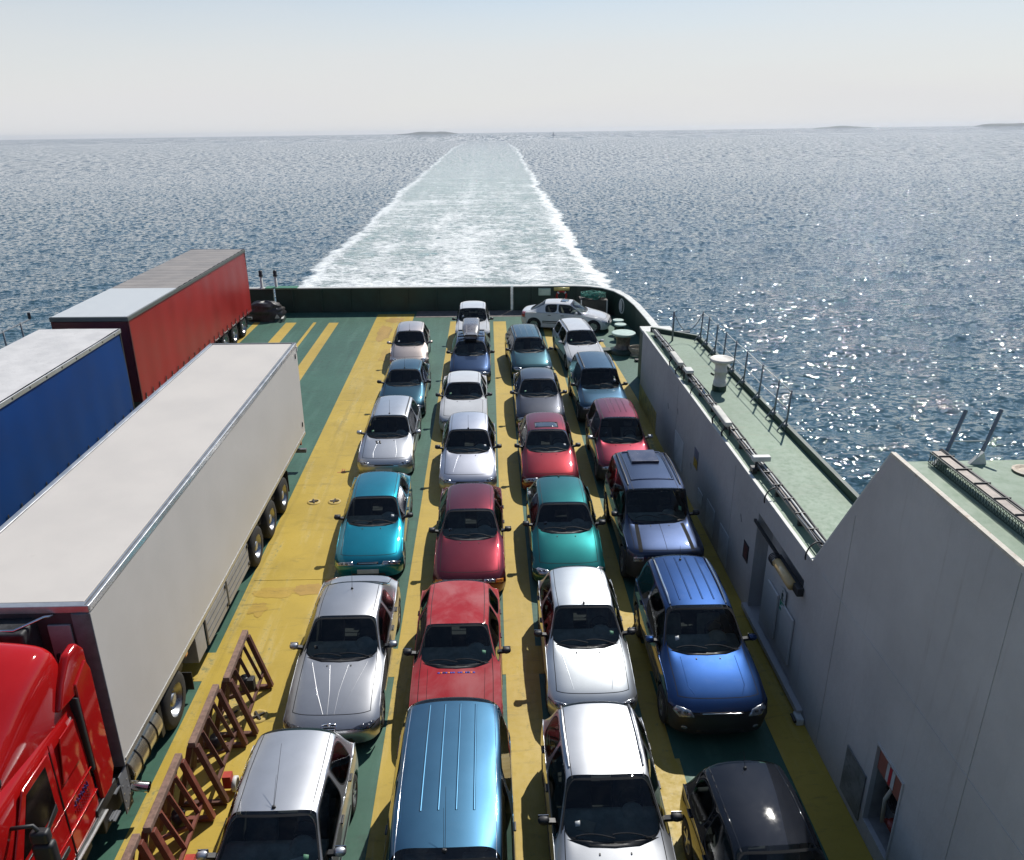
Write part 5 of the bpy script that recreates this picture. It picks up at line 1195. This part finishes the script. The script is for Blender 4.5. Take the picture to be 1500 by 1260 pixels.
# small things behind some windscreens, so no two read alike
for car, (dx, w_, d_) in zip(CARS[::2], [(-.3, .22, .1), (.35, .16, .2), (-.1, .3, .12), (.2, .14, .1), (-.4, .18, .24), (.1, .2, .1), (-.25, .12, .12), (.3, .3, .1), (.0, .15, .1), (-.35, .25, .2), (.25, .1, .1), (-.15, .2, .16), (.4, .2, .1)]):
    car.on_dash(dx, w_, d_, .22, mat('map_blue_grey', (.20, .25, .30), .8) if dx > 0 else mat('cream_paper', (.42, .40, .34), .8))
for k, car in enumerate(CARS):
    u = (.60 if k % 2 else -.56)*car.W; car.decal('windscreen_sticker', [(u-.035, car.yc+.24), (u+.035, car.yc+.24), (u+.035, car.yc+.30), (u-.035, car.yc+.30)], 'top', [SW, GLASS2, mat('sticker_green', (.10, .25, .15), .6)][k % 3], off=.003, rings=1, sub=1)
    if k % 3 == 0: MB().box((0, .12, car.zt-.16), (.22, .03, .07)).build('rear_view_mirror', TRIM, car.root, bevel=.01)
# grey roof box on the dark blue estate
def roof_box():
    L, w, h = 2.1, .37, .40; V = []; Fs = []; n = 20; ns = 11
    for i in range(ns):
        t = i/(ns-1); y = -L/2+L*t; sc = min(1, .55+1.9*t, ) ; e = math.sin(math.pi*min(1, .02+t*1.6)/2) if t < .5 else (1 if t < .96 else .9)
        ww = w*(.72+.28*min(1, t*3)); hh = h*(.45+.55*min(1, t*2.6))*(1 if t < .93 else .94)
        for k in range(n):
            a = 2*math.pi*k/n; ca, sa = math.cos(a), math.sin(a); ex = .45
            V.append((ww*math.copysign(abs(ca)**ex, ca), y, .5*hh+.5*hh*math.copysign(abs(sa)**ex, sa)))
    for i in range(ns-1):
        for k in range(n): Fs.append((i*n+k, i*n+(k+1) % n, (i+1)*n+(k+1) % n, (i+1)*n+k))
    Fs += [tuple(range(n)), tuple((ns-1)*n+k for k in range(n))[::-1]]
    r = empty('roof_box', (-.76, 33.85, 1.50)); tag(r, 'grey plastic roof box strapped on the dark blue estate', 'roof box')
    o = mesh_obj('box_shell', V, Fs, mat('roof_box_grey', (.16, .15, .155), .28, coat=.6), r, True)
    for y in (-.5, .45): MB().b2((-.56, y-.03, -.06), (.56, y+.03, -.015)).build('cross_bar', TRIM, r)
    for x in (-.18, .18):
        MB().tube([(x, -.95+.2*k, .5*0+(0.40*(.45+.55*min(1, (.1+.2*k)/2.1*2.6)))+.004) for k in range(10)], .012, 5).build('lid_ridge', mat('roof_box_grey', ()), r)
roof_box()

# ================================================================== trailers and tractor
WB = mat('white_trailer_panel', (.63, .59, .54), .5, var=.035, scale=.7, dirt=(.45, .42, .38), dirtamt=.2)
ALU = mat('aluminium_profile', (.52, .52, .52), .35, .7, var=.1)
ALUD = mat('dull_aluminium', (.17, .175, .185), .75, .0, spec=.15, var=.2)
CHS = mat('chassis_black', (.022, .022, .023), .6, var=.3)
def truck_wheel(r=.50, w=.30, name='wheel'):
    t = MB().lathe([(r*.58, -w/2), (r*.85, -w/2), (r*.97, -w*.42), (r, -w*.3), (r, w*.3), (r*.97, w*.42), (r*.85, w/2), (r*.58, w/2)], axis='X', seg=32)
    for k in range(3): t.lathe([(r+.002, -w*.25+w*.25*k-.008), (r+.008, -w*.25+w*.25*k), (r+.002, -w*.25+w*.25*k+.008)], axis='X', seg=32)
    o = t.build('wheel', TYRE, None, True)
    m = MB().lathe([(r*.60, w*.47), (r*.56, w*.42), (r*.52, w*.1), (r*.42, -w*.05), (r*.25, w*.05), (r*.24, w*.34), (r*.12, w*.38), (0, w*.38)], axis='X', seg=28)
    for k in range(10): a = 2*math.pi*k/10; m.lathe([(.02, w*.1), (.018, .14*w+.03), (0, .14*w+.03)], axis='X', seg=6, c=(0, r*.34*math.cos(a), r*.34*math.sin(a)))
    rm = m.build('rim', RIM, o, True)
    COL.objects.unlink(o); COL.objects.unlink(rm); return o, rm
TW = truck_wheel(); TW2 = truck_wheel(.52, .34)
def put_wheel(parent, loc, side, tw=TW):
    o = tw[0].copy(); link(o, parent); o.location = loc; o.rotation_euler = (0, 0, 0 if side > 0 else math.pi)
    q = tw[1].copy(); link(q, o); return o
def trailer(x, y, rz, L, w, top, hb, body, roof, label, kind):
    """x is the right hand side, y the front end"""
    t = empty('semi_trailer', (x, y, 0), rz); tag(t, label, 'trailer', 'lorry trailers parked on the port side')
    z0 = top-hb; e = .06
    if kind == 'box':
        b = MB().b2((-w+.01, .01, z0+.06), (-.01, L-.01, top-.02)).build('box_body', WB, t)
        MB().b2((-w+.12, .12, top-.019), (-.12, L-.10, top+.004)).build('roof_panel', roof, t, bevel=.01)
        for sx in (-w, -.10): MB().b2((sx-.005, .0, top-.10), (sx+.105, L, top+.012)).build('roof_profile', ALU if sx > -1 else ALU, t, bevel=.012)
        MB().bar((-.055, .02, top+.016), (-.055, L-.02, top+.016), .02, .008).build('profile_groove', ALUD, t)
        MB().b2((-w, -.015, top-.10), (0, .10, top+.016)).build('front_top_profile', ALU, t, bevel=.01); MB().b2((-w, L-.08, top-.08), (0, L+.012, top+.018)).build('rear_top_profile', ALUD, t, bevel=.01)
        for sx in (-w, -.26): MB().prism([(sx-.004, .0), (sx+.264, .0), (sx+.264, -.03), (sx+.10, -.05), (sx-.004, -.03)], z0, top-.1, 'Z').build('front_corner_post', ALUD, t, bevel=.01)
        MB().b2((-w+.27, -.012, z0), (-.27, .008, top-.1)).build('front_panel', mat('front_panel_dark', (.05, .05, .055), .5), t)
        MB().b2((-.62, -.05, z0+.2), (-.30, -.013, top-.28)).build('service_strip', mat('service_strip_grey', (.36, .36, .355), .7, spec=.1), t, bevel=.01); MB().b2((-.56, -.10, top-.75), (-.53, -.055, top-1.4)).build('hand_grip', TRIM, t)
        MB().b2((-w+.35, -.42, z0+.9), (-.75, -.014, top-.16)).build('cooling_unit', mat('cooler_black', (.028, .028, .03), .6, var=.5, scale=9), t, bevel=.05)
        MB().b2((-w+.5, -.40, top-.16), (-1.75, -.1, top-.13)).build('white_label', PAPER, t)
        MB().tube([(-1.3, -.3, top-.18), (-.9, -.34, top-.15), (-.6, -.1, top-.10), (-.5, -.03, top-.12)], .02, 6).build('hose', CHROME, t, True)
        for sx in (-.13, -w+.02): MB().b2((sx, L-.02, z0+.1), (sx+.115, L+.03, top-.09)).build('rear_corner_post', ALU, t, bevel=.01)
        MB().b2((-.10, L-.05, top-.26), (.012, L+.04, top-.10)).build('marker_lamp', mat('marker_white', (.7, .68, .6), .3), t, bevel=.02)
        for zz in (top-.40, z0+.35): MB().b2((-.004, L-.30, zz), (.014, L-.26, zz+.14)).build('door_hinge', TRIM, t)
        MB().b2((-w, 0, z0), (0, L, z0+.058)).build('side_rail', ALU, t)
        # rear doors
        for k in (0, 1): MB().b2((-w+.14+k*(w/2-.14), L-.009, z0+.1), (-w/2-.01+k*(w/2-.14)+.14*0, L+.02, top-.1)).build('rear_door', WB, t)
    else:
        side = body
        MB().b2((-w+.03, .05, z0+.05), (-.03, L-.05, top-.08)).build('cargo_space', mat('cargo_dark', (.02, .02, .02), .9), t)
        for sx, sg in ((0, 1), (-w, -1)):
            V = []; F_ = []; n = int(L/.16); mrows = 10
            for i in range(n+1):
                yy = .06+(L-.12)*i/n
                for j in range(mrows+1):
                    zz = z0+.02+(hb-.16)*j/mrows; tt = j/mrows
                    bulge = .018*math.sin(tt*math.pi)+.006*math.sin(yy*5.2)*(1-tt*.6)+.004*noise.noise(Vector((yy*1.3, zz, sx)))
                    V.append((sx+sg*bulge, yy, zz))
            for i in range(n):
                for j in range(mrows): F_.append((i*(mrows+1)+j, (i+1)*(mrows+1)+j, (i+1)*(mrows+1)+j+1, i*(mrows+1)+j+1))
            mesh_obj('side_curtain', V, F_, side, t, True)
            MB().b2((min(sx, sx+sg*.035), 0, top-.135), (max(sx, sx+sg*.035), L, top-.01)).build('cant_rail', ALU if kind == 'blue' else mat('grey_rail', (.10, .11, .10), .5), t, bevel=.008)
            if sg > 0:
                st = MB()
                for k in range(int(L/.62)): 
                    yy = .35+k*.62; MB().b2((.022, yy-.025, z0-.14), (.034, yy+.025, z0+.22)).build('curtain_strap', TRIM, t)
                    MB().b2((.035, yy-.03, z0+.0), (.05, yy+.03, z0+.07)).build('strap_buckle', ALU, t)
                MB().b2((.0, 0.02, z0-.06), (.018, L-.02, z0+.015)).build('side_rail', mat('rail_red', (.20, .02, .02), .5) if kind == 'red' else CHS, t)
                if kind == 'red':
                    for k in range(int(L/1.24)): MB().b2((.0185, .5+k*1.24, z0-.04), (.022, .5+k*1.24+.5, z0-.01)).build('reflective_tape', SW, t)
        for yy in (0, L-.08):
            for sx in (-w-.02, -.06): MB().b2((sx, yy, z0-.05), (sx+.08, yy+.08, top)).build('corner_post', mat('dark_red_steel', (.10, .012, .012), .45) if kind == 'red' else CHS, t, bevel=.01)
        MB().b2((-w+.06, -.01, z0), (-.06, .05, top-.16)).build('front_wall', mat('dark_red_steel', (.10, .012, .012), .45) if kind == 'red' else side, t); MB().b2((-w+.06, L-.05, z0), (-.06, L+.01, top-.1)).build('rear_doors', side, t)
        MB().b2((-w-.03, -.03, top-.14), (.03, .06, top)).build('front_top_profile', mat('grey_rail', (.10, .11, .10), .5) if kind == 'red' else ALU, t, bevel=.01); MB().b2((-w-.03, L-.06, top-.14), (.03, L+.03, top)).build('rear_top_profile', ALUD, t, bevel=.01)
        if kind == 'red':
            MB().b2((-w+.02, .03, top-.02), (-.02, 4.55, top+.012)).build('pale_roof_sheet', mat('new_white_sheet', (.55, .57, .57), .5, var=.02), t)
            n = 15
            for k in range(n):
                y0_ = 4.57+(L-.05-4.57)*k/n; V = []; 
                m = MB(); q = (L-.05-4.57)/n
                m.add([(-w+.02, y0_+.015, top-.01), (-.02, y0_+.015, top-.01), (-.02, y0_+q/2, top+.012+.006*math.sin(k)), (-w+.02, y0_+q/2, top+.012+.005*math.cos(k*2)), (-.02, y0_+q-.01, top-.01), (-w+.02, y0_+q-.01, top-.01)], [(0, 1, 2, 3), (3, 2, 4, 5)]).build('roof_panel', roof, t)
        else:
            V = []; F_ = []; n = 60; k = 14
            for i in range(n+1):
                for j in range(k+1):
                    yy = .02+(L-.04)*i/n; xx = -w+.02+(w-.04)*j/k; V.append((xx, yy, top+.004+.012*noise.noise(Vector((xx*1.5, yy*.8, 3)))+.01*abs(math.sin(yy*2.4))*math.sin(math.pi*j/k)))
            for i in range(n):
                for j in range(k): F_.append((i*(k+1)+j, i*(k+1)+j+1, (i+1)*(k+1)+j+1, (i+1)*(k+1)+j))
            mesh_obj('roof_sheet', V, F_, roof, t, True)
            for k in range(int(L/.85)): MB().tube([(.02, .4+k*.85, top-.07), (.042, .4+k*.85, top-.07)], .03, 8).build('rail_bolt', TRIM, t)
    # running gear
    for sx in (-w+.75, -.75): MB().b2((sx-.06, .4, z0-.32), (sx+.06, L-.1, z0-.002)).build('chassis_beam', CHS, t)
    ys = [L-2.9-1.41, L-2.9, L-2.9+1.41]
    if kind == 'box': ys = [7.75, 9.15, 10.55]
    for yy in ys:
        for sx, sd in ((-.17, 1), (-w+.17, -1)): put_wheel(t, (sx, yy, .50), sd)
        for sx in (-.34, -w+.02):
            m = MB(); pts = [(yy+.56*math.cos(a), .50+.56*math.sin(a)) for a in [math.pi*(.08+.84*k/8) for k in range(9)]]
            for p, q in zip(pts, pts[1:]): m.bar((sx+.16, p[0], p[1]), (sx+.16, q[0], q[1]), .32, .02, (1, 0, 0))
            m.build('mudguard', TRIM, t)
    for sx in (-.30, -w+.05): MB().b2((sx, ys[2]+.62, .30), (sx+.26, ys[2]+.64, .95)).build('mud_flap', RUBBER, t)
    MB().b2((-w+.1, L-.12, .50), (-.02, L, .62)).build('underrun_bar', ALUD, t, bevel=.01)
    for sx in (-.4, -w+.2): MB().b2((sx, L-.02, .72), (sx+.24, L+.05, .84)).build('tail_lamp', TAIL, t, bevel=.01)
    for yy in (2.6,):
        for sx in (-.62, -w+.5): MB().b2((sx, yy, .12), (sx+.12, yy+.14, z0)).b2((sx-.1, yy-.1, .02), (sx+.22, yy+.24, .12)).build('landing_leg', CHS, t)
    if kind == 'box':
        for (a, b) in ((3.9, 5.25), (5.32, 6.95)):
            p = MB().b2((-.06, a, .42), (-.02, b, z0-.06)).build('side_guard_panel', mat('guard_grey', (.33, .32, .31), .45, var=.15), t, bevel=.02)
            for z in (.58, .74, .90): MB().b2((-.019, a+.05, z-.008), (-.012, b-.05, z+.008)).build('panel_rib', ALUD, p)
            for z in (.5, .95): MB().b2((-.018, b-.10, z), (.0, b-.02, z+.08)).build('latch', TRIM, p)
        MB().b2((-.5, 3.3, .45), (-.03, 3.8, z0-.05)).build('tool_box', mat('toolbox_grey', (.36, .35, .34), .5), t, bevel=.015)
        MB().b2((-.012, .05, z0+.06), (.004, L-.05, z0+.10)).build('lower_trim', ALU, t)
    return t
trailer(-5.72, 9.93, 0, 13.6, 2.54, 4.0, 2.9, None, mat('white_trailer_roof', (.575, .53, .48), .6, var=.03, scale=.8, dirt=(.42, .38, .33), dirtamt=.25), 'long white refrigerated trailer behind the red tractor', 'box')
RC = mat('red_curtain', (.33, .020, .018), .38, var=.12, scale=.5, dirt=(.20, .05, .05), dirtamt=.2, spec=.25)
BC = mat('blue_curtain', (.008, .050, .20), .5, var=.10, scale=.6, spec=.12)
trailer(-12.06, 26.95, -.012, 13.6, 2.54, 4.0, 3.0, RC, mat('grey_brown_roof', (.30, .27, .245), .55, var=.10, scale=1.2, dirt=(.18, .16, .14), dirtamt=.4), 'red curtain sided trailer with a grey roof and one pale roof sheet', 'red')
trailer(-11.83, 12.1, 0, 13.65, 2.54, 3.92, 2.85, BC, mat('grubby_white_tarpaulin', (.60, .58, .56), .6, var=.08, scale=1.5, dirt=(.30, .28, .27), dirtamt=.6, bump=.02, bscale=3), 'blue curtain sided trailer with a grubby white tarpaulin roof', 'blue')

# --- red tractor
def tractor():
    REDP = paint('tractor_red_paint', (.42, .008, .008), .0, 1., .35, coatr=.05)
    t = empty('lorry_tractor', (-7.0, 8.0, 0)); tag(t, 'red lorry tractor with a high roof fairing coupled to the white trailer', 'lorry')
    w = 1.25
    # cab shell from a smooth cage: rows of section points at stations along y
    def shell(name, secs, m, lv=2, creases=()):
        V = [p for sc in secs for p in sc]; n = len(secs[0]); F_ = []
        for i in range(len(secs)-1):
            for j in range(n-1): F_.append((i*n+j, (i+1)*n+j, (i+1)*n+j+1, i*n+j+1))
        F_ += [tuple(range(n))[::-1], tuple((len(secs)-1)*n+j for j in range(n))]
        me = bpy.data.meshes.new(name); me.from_pydata(V, [], F_)
        bm = bmesh.new(); bm.from_mesh(me); bmesh.ops.recalc_face_normals(bm, faces=bm.faces)
        cr = bm.edges.layers.float.new('crease_edge')
        for e in bm.edges:
            if any(len(f.verts) > 4 for f in e.link_faces): e[cr] = .9
        bm.to_mesh(me); bm.free(); me.materials.append(m); me.polygons.foreach_set('use_smooth', [True]*len(me.polygons))
        o = link(bpy.data.objects.new(name, me), t); md = o.modifiers.new('s', 'SUBSURF'); md.levels = lv; md.render_levels = lv; return o
    def sec(y, ww, z0, z1, r=.18, crown=.04, tuck=0.):
        return [(-ww+tuck, y, z0), (-ww, y, z0+.15), (-ww, y, (z0+z1)/2), (-ww+.02, y, z1-r*1.2), (-ww+r*.5, y, z1-r*.15), (-ww+r*1.6, y, z1+crown*.6), (0, y, z1+crown), (ww-r*1.6, y, z1+crown*.6), (ww-r*.5, y, z1-r*.15), (ww-.02, y, z1-r*1.2), (ww, y, (z0+z1)/2), (ww, y, z0+.15), (ww-tuck, y, z0)]
    shell('cab_body', [sec(-1.02, w*.90, .75, 2.75, .2), sec(-.95, w*.95, .72, 2.95, .2), sec(-.7, w, .72, 3.02, .2), sec(.2, w, .95, 3.05, .2), sec(.95, w, .98, 3.05, .2), sec(1.15, w*.985, .98, 3.02, .18)], REDP, 3)
    # roof fairing rising backwards
    def fsec(y, ww, z1, crown): return [(-ww, y, 2.80), (-ww, y, 2.95), (-ww*.985, y, (2.9+z1)/2), (-ww*.93, y, z1-.10), (-ww*.78, y, z1), (-ww*.4, y, z1+crown), (0, y, z1+crown*1.3), (ww*.4, y, z1+crown), (ww*.78, y, z1), (ww*.93, y, z1-.10), (ww*.985, y, (2.9+z1)/2), (ww, y, 2.95), (ww, y, 2.80)]
    shell('roof_fairing', [fsec(-.92, w*.80, 3.02, .04), fsec(-.75, w*.86, 3.18, .06), fsec(-.2, w*.90, 3.52, .10), fsec(.45, w*.93, 3.84, .11), fsec(1.05, w*.95, 3.96, .10), fsec(1.22, w*.93, 3.88, .06)], REDP, 3)
    MB().tube([(-w*.9, -.42, 3.10), (-w*.5, -.62, 3.16), (0, -.68, 3.18), (w*.5, -.62, 3.16), (w*.9, -.42, 3.10)], .05, 8).build('fairing_step', GAP, t, True)
    X = w+.002
    # side deflector panel behind the cab, with its black slot
    V = lambda pts, x0, x1: MB().prism(pts, x0, x1)
    V([(1.22, 1.02), (1.42, 1.02), (1.66, 1.35), (1.66, 3.15), (1.58, 3.36), (1.22, 3.2)], w-.05, w+.015).build('side_deflector', REDP, t, bevel=.02)
    V([(1.22, 1.02), (1.42, 1.02), (1.66, 1.35), (1.66, 3.15), (1.58, 3.36), (1.22, 3.2)], -w-.015, -w+.05).build('side_deflector', REDP, t, bevel=.02)
    V([(1.14, 1.75), (1.215, 1.75), (1.215, 3.0), (1.14, 3.05)], w-.10, w+.022).build('vent_slot', TRIM, t, bevel=.02)
    V([(.80, 3.08), (1.22, 3.02), (1.66, 3.16), (1.66, 3.50), (1.52, 3.68), (1.28, 3.66), (1.0, 3.40)], w-.14, w-.012).build('fairing_wing', REDP, t, bevel=.04, seg=3)
    # door with window
    V([(-.72, 1.05), (.32, 1.05), (.32, 2.10), (.30, 2.86), (-.30, 2.86), (-.74, 2.2)], w-.02, w+.012).build('door', REDP, t, bevel=.015)
    d = bpy.context.scene.objects[-1] if False else t
    V([(-.62, 2.06), (.20, 2.06), (.20, 2.76), (-.26, 2.76)], w+.0, w+.018).build('side_window', mat('dark_cab_glass', (.004, .004, .005), .12, spec=.2), t, bevel=.012)
    V([(-.60, 2.0), (-.10, 2.02), (.20, 2.14), (.20, 2.02), (-.08, 1.94)], w+.008, w+.03).build('window_trim', TRIM, t, bevel=.01)
    V([(.45, 2.20), (.98, 2.20), (.98, 2.84), (.60, 2.84)], w+.004, w+.022).build('blank_side_panel', REDP, t, bevel=.012)
    MB().bar((X+.004, .36, 1.05), (X+.004, .36, 2.95), .006, .014, (1, 0, 0)).bar((X+.004, -.02, 1.86), (X+.004, 1.12, 1.86), .012, .020, (1, 0, 0)).bar((X+.006, -.02, 1.45), (X+.006, 1.12, 1.45), .02, .035, (1, 0, 0)).build('body_crease', REDP, t, bevel=.004)
    MB().bar((X+.011, .335, 1.05), (X+.011, .335, 2.86), .004, .014, (1, 0, 0)).build('door_gap', GAP, t)
    MB().b2((w+.01, .0, 1.28), (w+.035, .22, 1.37)).build('door_handle', TRIM, t, bevel=.01)
    # worn blue lettering on the panel: only blurred strokes can be made out
    BL = mat('faded_blue_lettering', (.06, .05, .22), .5); PU = mat('faded_violet', (.20, .015, .06), .5)
    m = MB()
    for k in range(7): y = .96-.058*k; m.bar((X+.001, y, 1.66), (X+.001, y-.012, 1.76), .004, .016, (1, 0, 0)); m.bar((X+.001, y-.02, 1.70+.03*(k % 2)), (X+.001, y-.04, 1.70+.03*(k % 2)), .004, .014, (1, 0, 0))
    m.build('lettering', BL, t)
    m = MB()
    for r_ in range(3):
        for k in range(9-r_): y = .98-.05*k; m.bar((X+.001, y, 1.60-.05*r_), (X+.001, y-.02, 1.625-.05*r_), .004, .014, (1, 0, 0))
    m.build('lettering', PU, t)
    # windscreen, visor, bumper and grille at the front
    MB().prism([(-1.045, 2.0), (-.985, 2.75), (-.97, 2.75), (-1.02, 2.0)], -w*.82, w*.82).build('windscreen', mat('dark_cab_glass', ()), t)
    MB().b2((-w*.85, -1.14, 2.78), (w*.85, -.9, 2.98)).build('sun_visor', TRIM, t, bevel=.03)
    MB().b2((-w*.8, -1.09, 1.0), (w*.8, -1.03, 1.8)).build('grille', TRIM, t, bevel=.02)
    MB().b2((-w, -1.2, .35), (w, -.75, .85)).build('bumper', REDP, t, bevel=.06)
    for sx in (-1, 1): MB().b2((sx*w*.72-.15, -1.215, .55), (sx*w*.72+.15, -1.19, .75)).build('headlight', LAMP, t, bevel=.02)
    for k in range(5): MB().b2((-w*.75, -1.10, 1.1+.14*k), (w*.75, -1.088, 1.15+.14*k)).build('grille_bar', REDP, t)
    # mirrors
    for sx in (-1, 1):
        MB().b2((sx*(w+.26)-.13, -.62, 1.92), (sx*(w+.26)+.13, -.47, 2.30)).build('side_mirror', TRIM, t, bevel=.05, seg=3)
        MB().b2((sx*(w+.26)-.11, -.62, 2.32), (sx*(w+.26)+.11, -.49, 2.50)).build('side_mirror', TRIM, t, bevel=.04, seg=3)
        MB().tube([(sx*(w-.05), -.6, 2.58), (sx*(w+.22), -.58, 2.60), (sx*(w+.26), -.55, 2.45), (sx*(w+.26), -.55, 1.95), (sx*(w-.02), -.58, 1.88)], .025, 8).build('mirror_arm', TRIM, t, True)
    # lower skirt, arches and steps
    MB().b2((w-.05, .98, .98), (w+.02, 1.62, 1.16)).b2((w-.03, .30, .90), (w+.02, 1.22, 1.05)).build('side_skirt', TRIM, t, bevel=.02)
    MB().bar((w+.03, -.1, 1.00), (w+.03, 1.2, .96), .02, .05, (1, 0, 0)).build('bright_trim', ALU, t)
    for sx in (-1, 1):
        m = MB(); pts = [(.10+.66*math.cos(a), .52+.62*math.sin(a)) for a in [math.pi*k/12 for k in range(13)]]
        for p, q in zip(pts, pts[1:]): m.bar((sx*(w-.16), p[0], p[1]), (sx*(w-.16), q[0], q[1]), .36, .03, (1, 0, 0))
        m.build('wheel_arch', TRIM, t)
        put_wheel(t, (sx*(w-.20), .10, .52), sx, TW2); put_wheel(t, (sx*(w-.20), 4.1, .52), sx, TW2)
        m = MB(); pts = [(4.1+.62*math.cos(a), .52+.62*math.sin(a)) for a in [math.pi*(.05+.9*k/10) for k in range(11)]]
        for p, q in zip(pts, pts[1:]): m.bar((sx*(w-.18), p[0], p[1]), (sx*(w-.18), q[0], q[1]), .40, .025, (1, 0, 0))
        m.build('mudguard', TRIM, t); MB().b2((sx*(w-.18)-.2, 4.76, .2), (sx*(w-.18)+.2, 4.78, .6)).build('mud_flap', RUBBER, t)
    MB().b2((w-.03, 4.66, 1.02), (w+.02, 4.78, 1.12)).build('marker_lamp', AMBER, t, bevel=.01)
    for sx in (-.42, .42): MB().b2((sx-.05, -.9, .62), (sx+.05, 4.9, .86)).build('chassis_beam', CHS, t)
    # catwalk steps with grip teeth, exhaust, batteries, tank
    MB().b2((.5, 1.25, .42), (w-.10, 1.95, .92)).build('battery_box', CHS, t, bevel=.02)
    for (y0_, z) in ((1.38, .52), (1.55, .88)):
        m = MB().b2((w-.42, y0_, z), (w+.0, y0_+.20, z+.025))
        for k in range(8): m.b2((w-.41+.05*k, y0_+.01, z+.026), (w-.385+.05*k, y0_+.19, z+.045))
        m.build('step', ALUD, t)
    MB().b2((w-.02, 1.72, .30), (w+.0, 1.98, 1.05)).build('perforated_bracket', ALUD, t, bevel=.02)
    for k in range(8): MB().lathe([(.014, 0), (.014, .006), (0, .006)], axis='X', seg=8, c=(w+.0, 1.77+.15*(k % 2), .38+.15*(k//2))).build('bolt', ALU, t)
    MB().tube([(w-.05, 2.07, .55), (w+.10, 2.07, .52), (w+.24, 2.07, .50)], .085, 16, False).build('exhaust_pipe', CHROME, t, True)
    MB().b2((w-.55, 2.02, .35), (w-.05, 2.14, .95)).build('silencer', CHS, t, bevel=.03)
    tk = MB().tube([(w-.36, 2.22, .62), (w-.36, 3.42, .62)], .345, 28).build('fuel_tank', mat('tank_aluminium', (.60, .54, .42), .28, .85, var=.1, scale=3), t, bevel=.02)
    for y in (2.5, 2.82, 3.15): MB().tube([(w-.36+.352*math.cos(a), y, .62+.352*math.sin(a)) for a in [2*math.pi*k/28 for k in range(29)]], .012, 5, False).build('tank_strap', TRIM, tk)
    MB().b2((.45, 3.44, .25), (w-.08, 3.56, .95)).build('air_tank_bracket', CHS, t)
    MB().b2((-.5, 1.2, .9), (.5, 1.5, 2.4)).build('cab_rear_gear', CHS, t, bevel=.05)
    for k in range(3): MB().tube([(-.2+.2*k, 1.3, 1.6), (-.25+.2*k, 1.55, 1.2), (-.2+.2*k, 1.75, 1.5), (-.2+.2*k, 1.9, 1.7)], .02, 6).build('air_hose', [AMBER, TRIM, TAIL][k], t, True)
tractor()

# ================================================================== tilt everything aboard with the ship
SKIP = {cam, sun, sea, bt, haze, *isl}
for o in list(COL.objects):
    if o.parent is None and o not in SKIP: o.matrix_basis = TILT @ o.matrix_basis
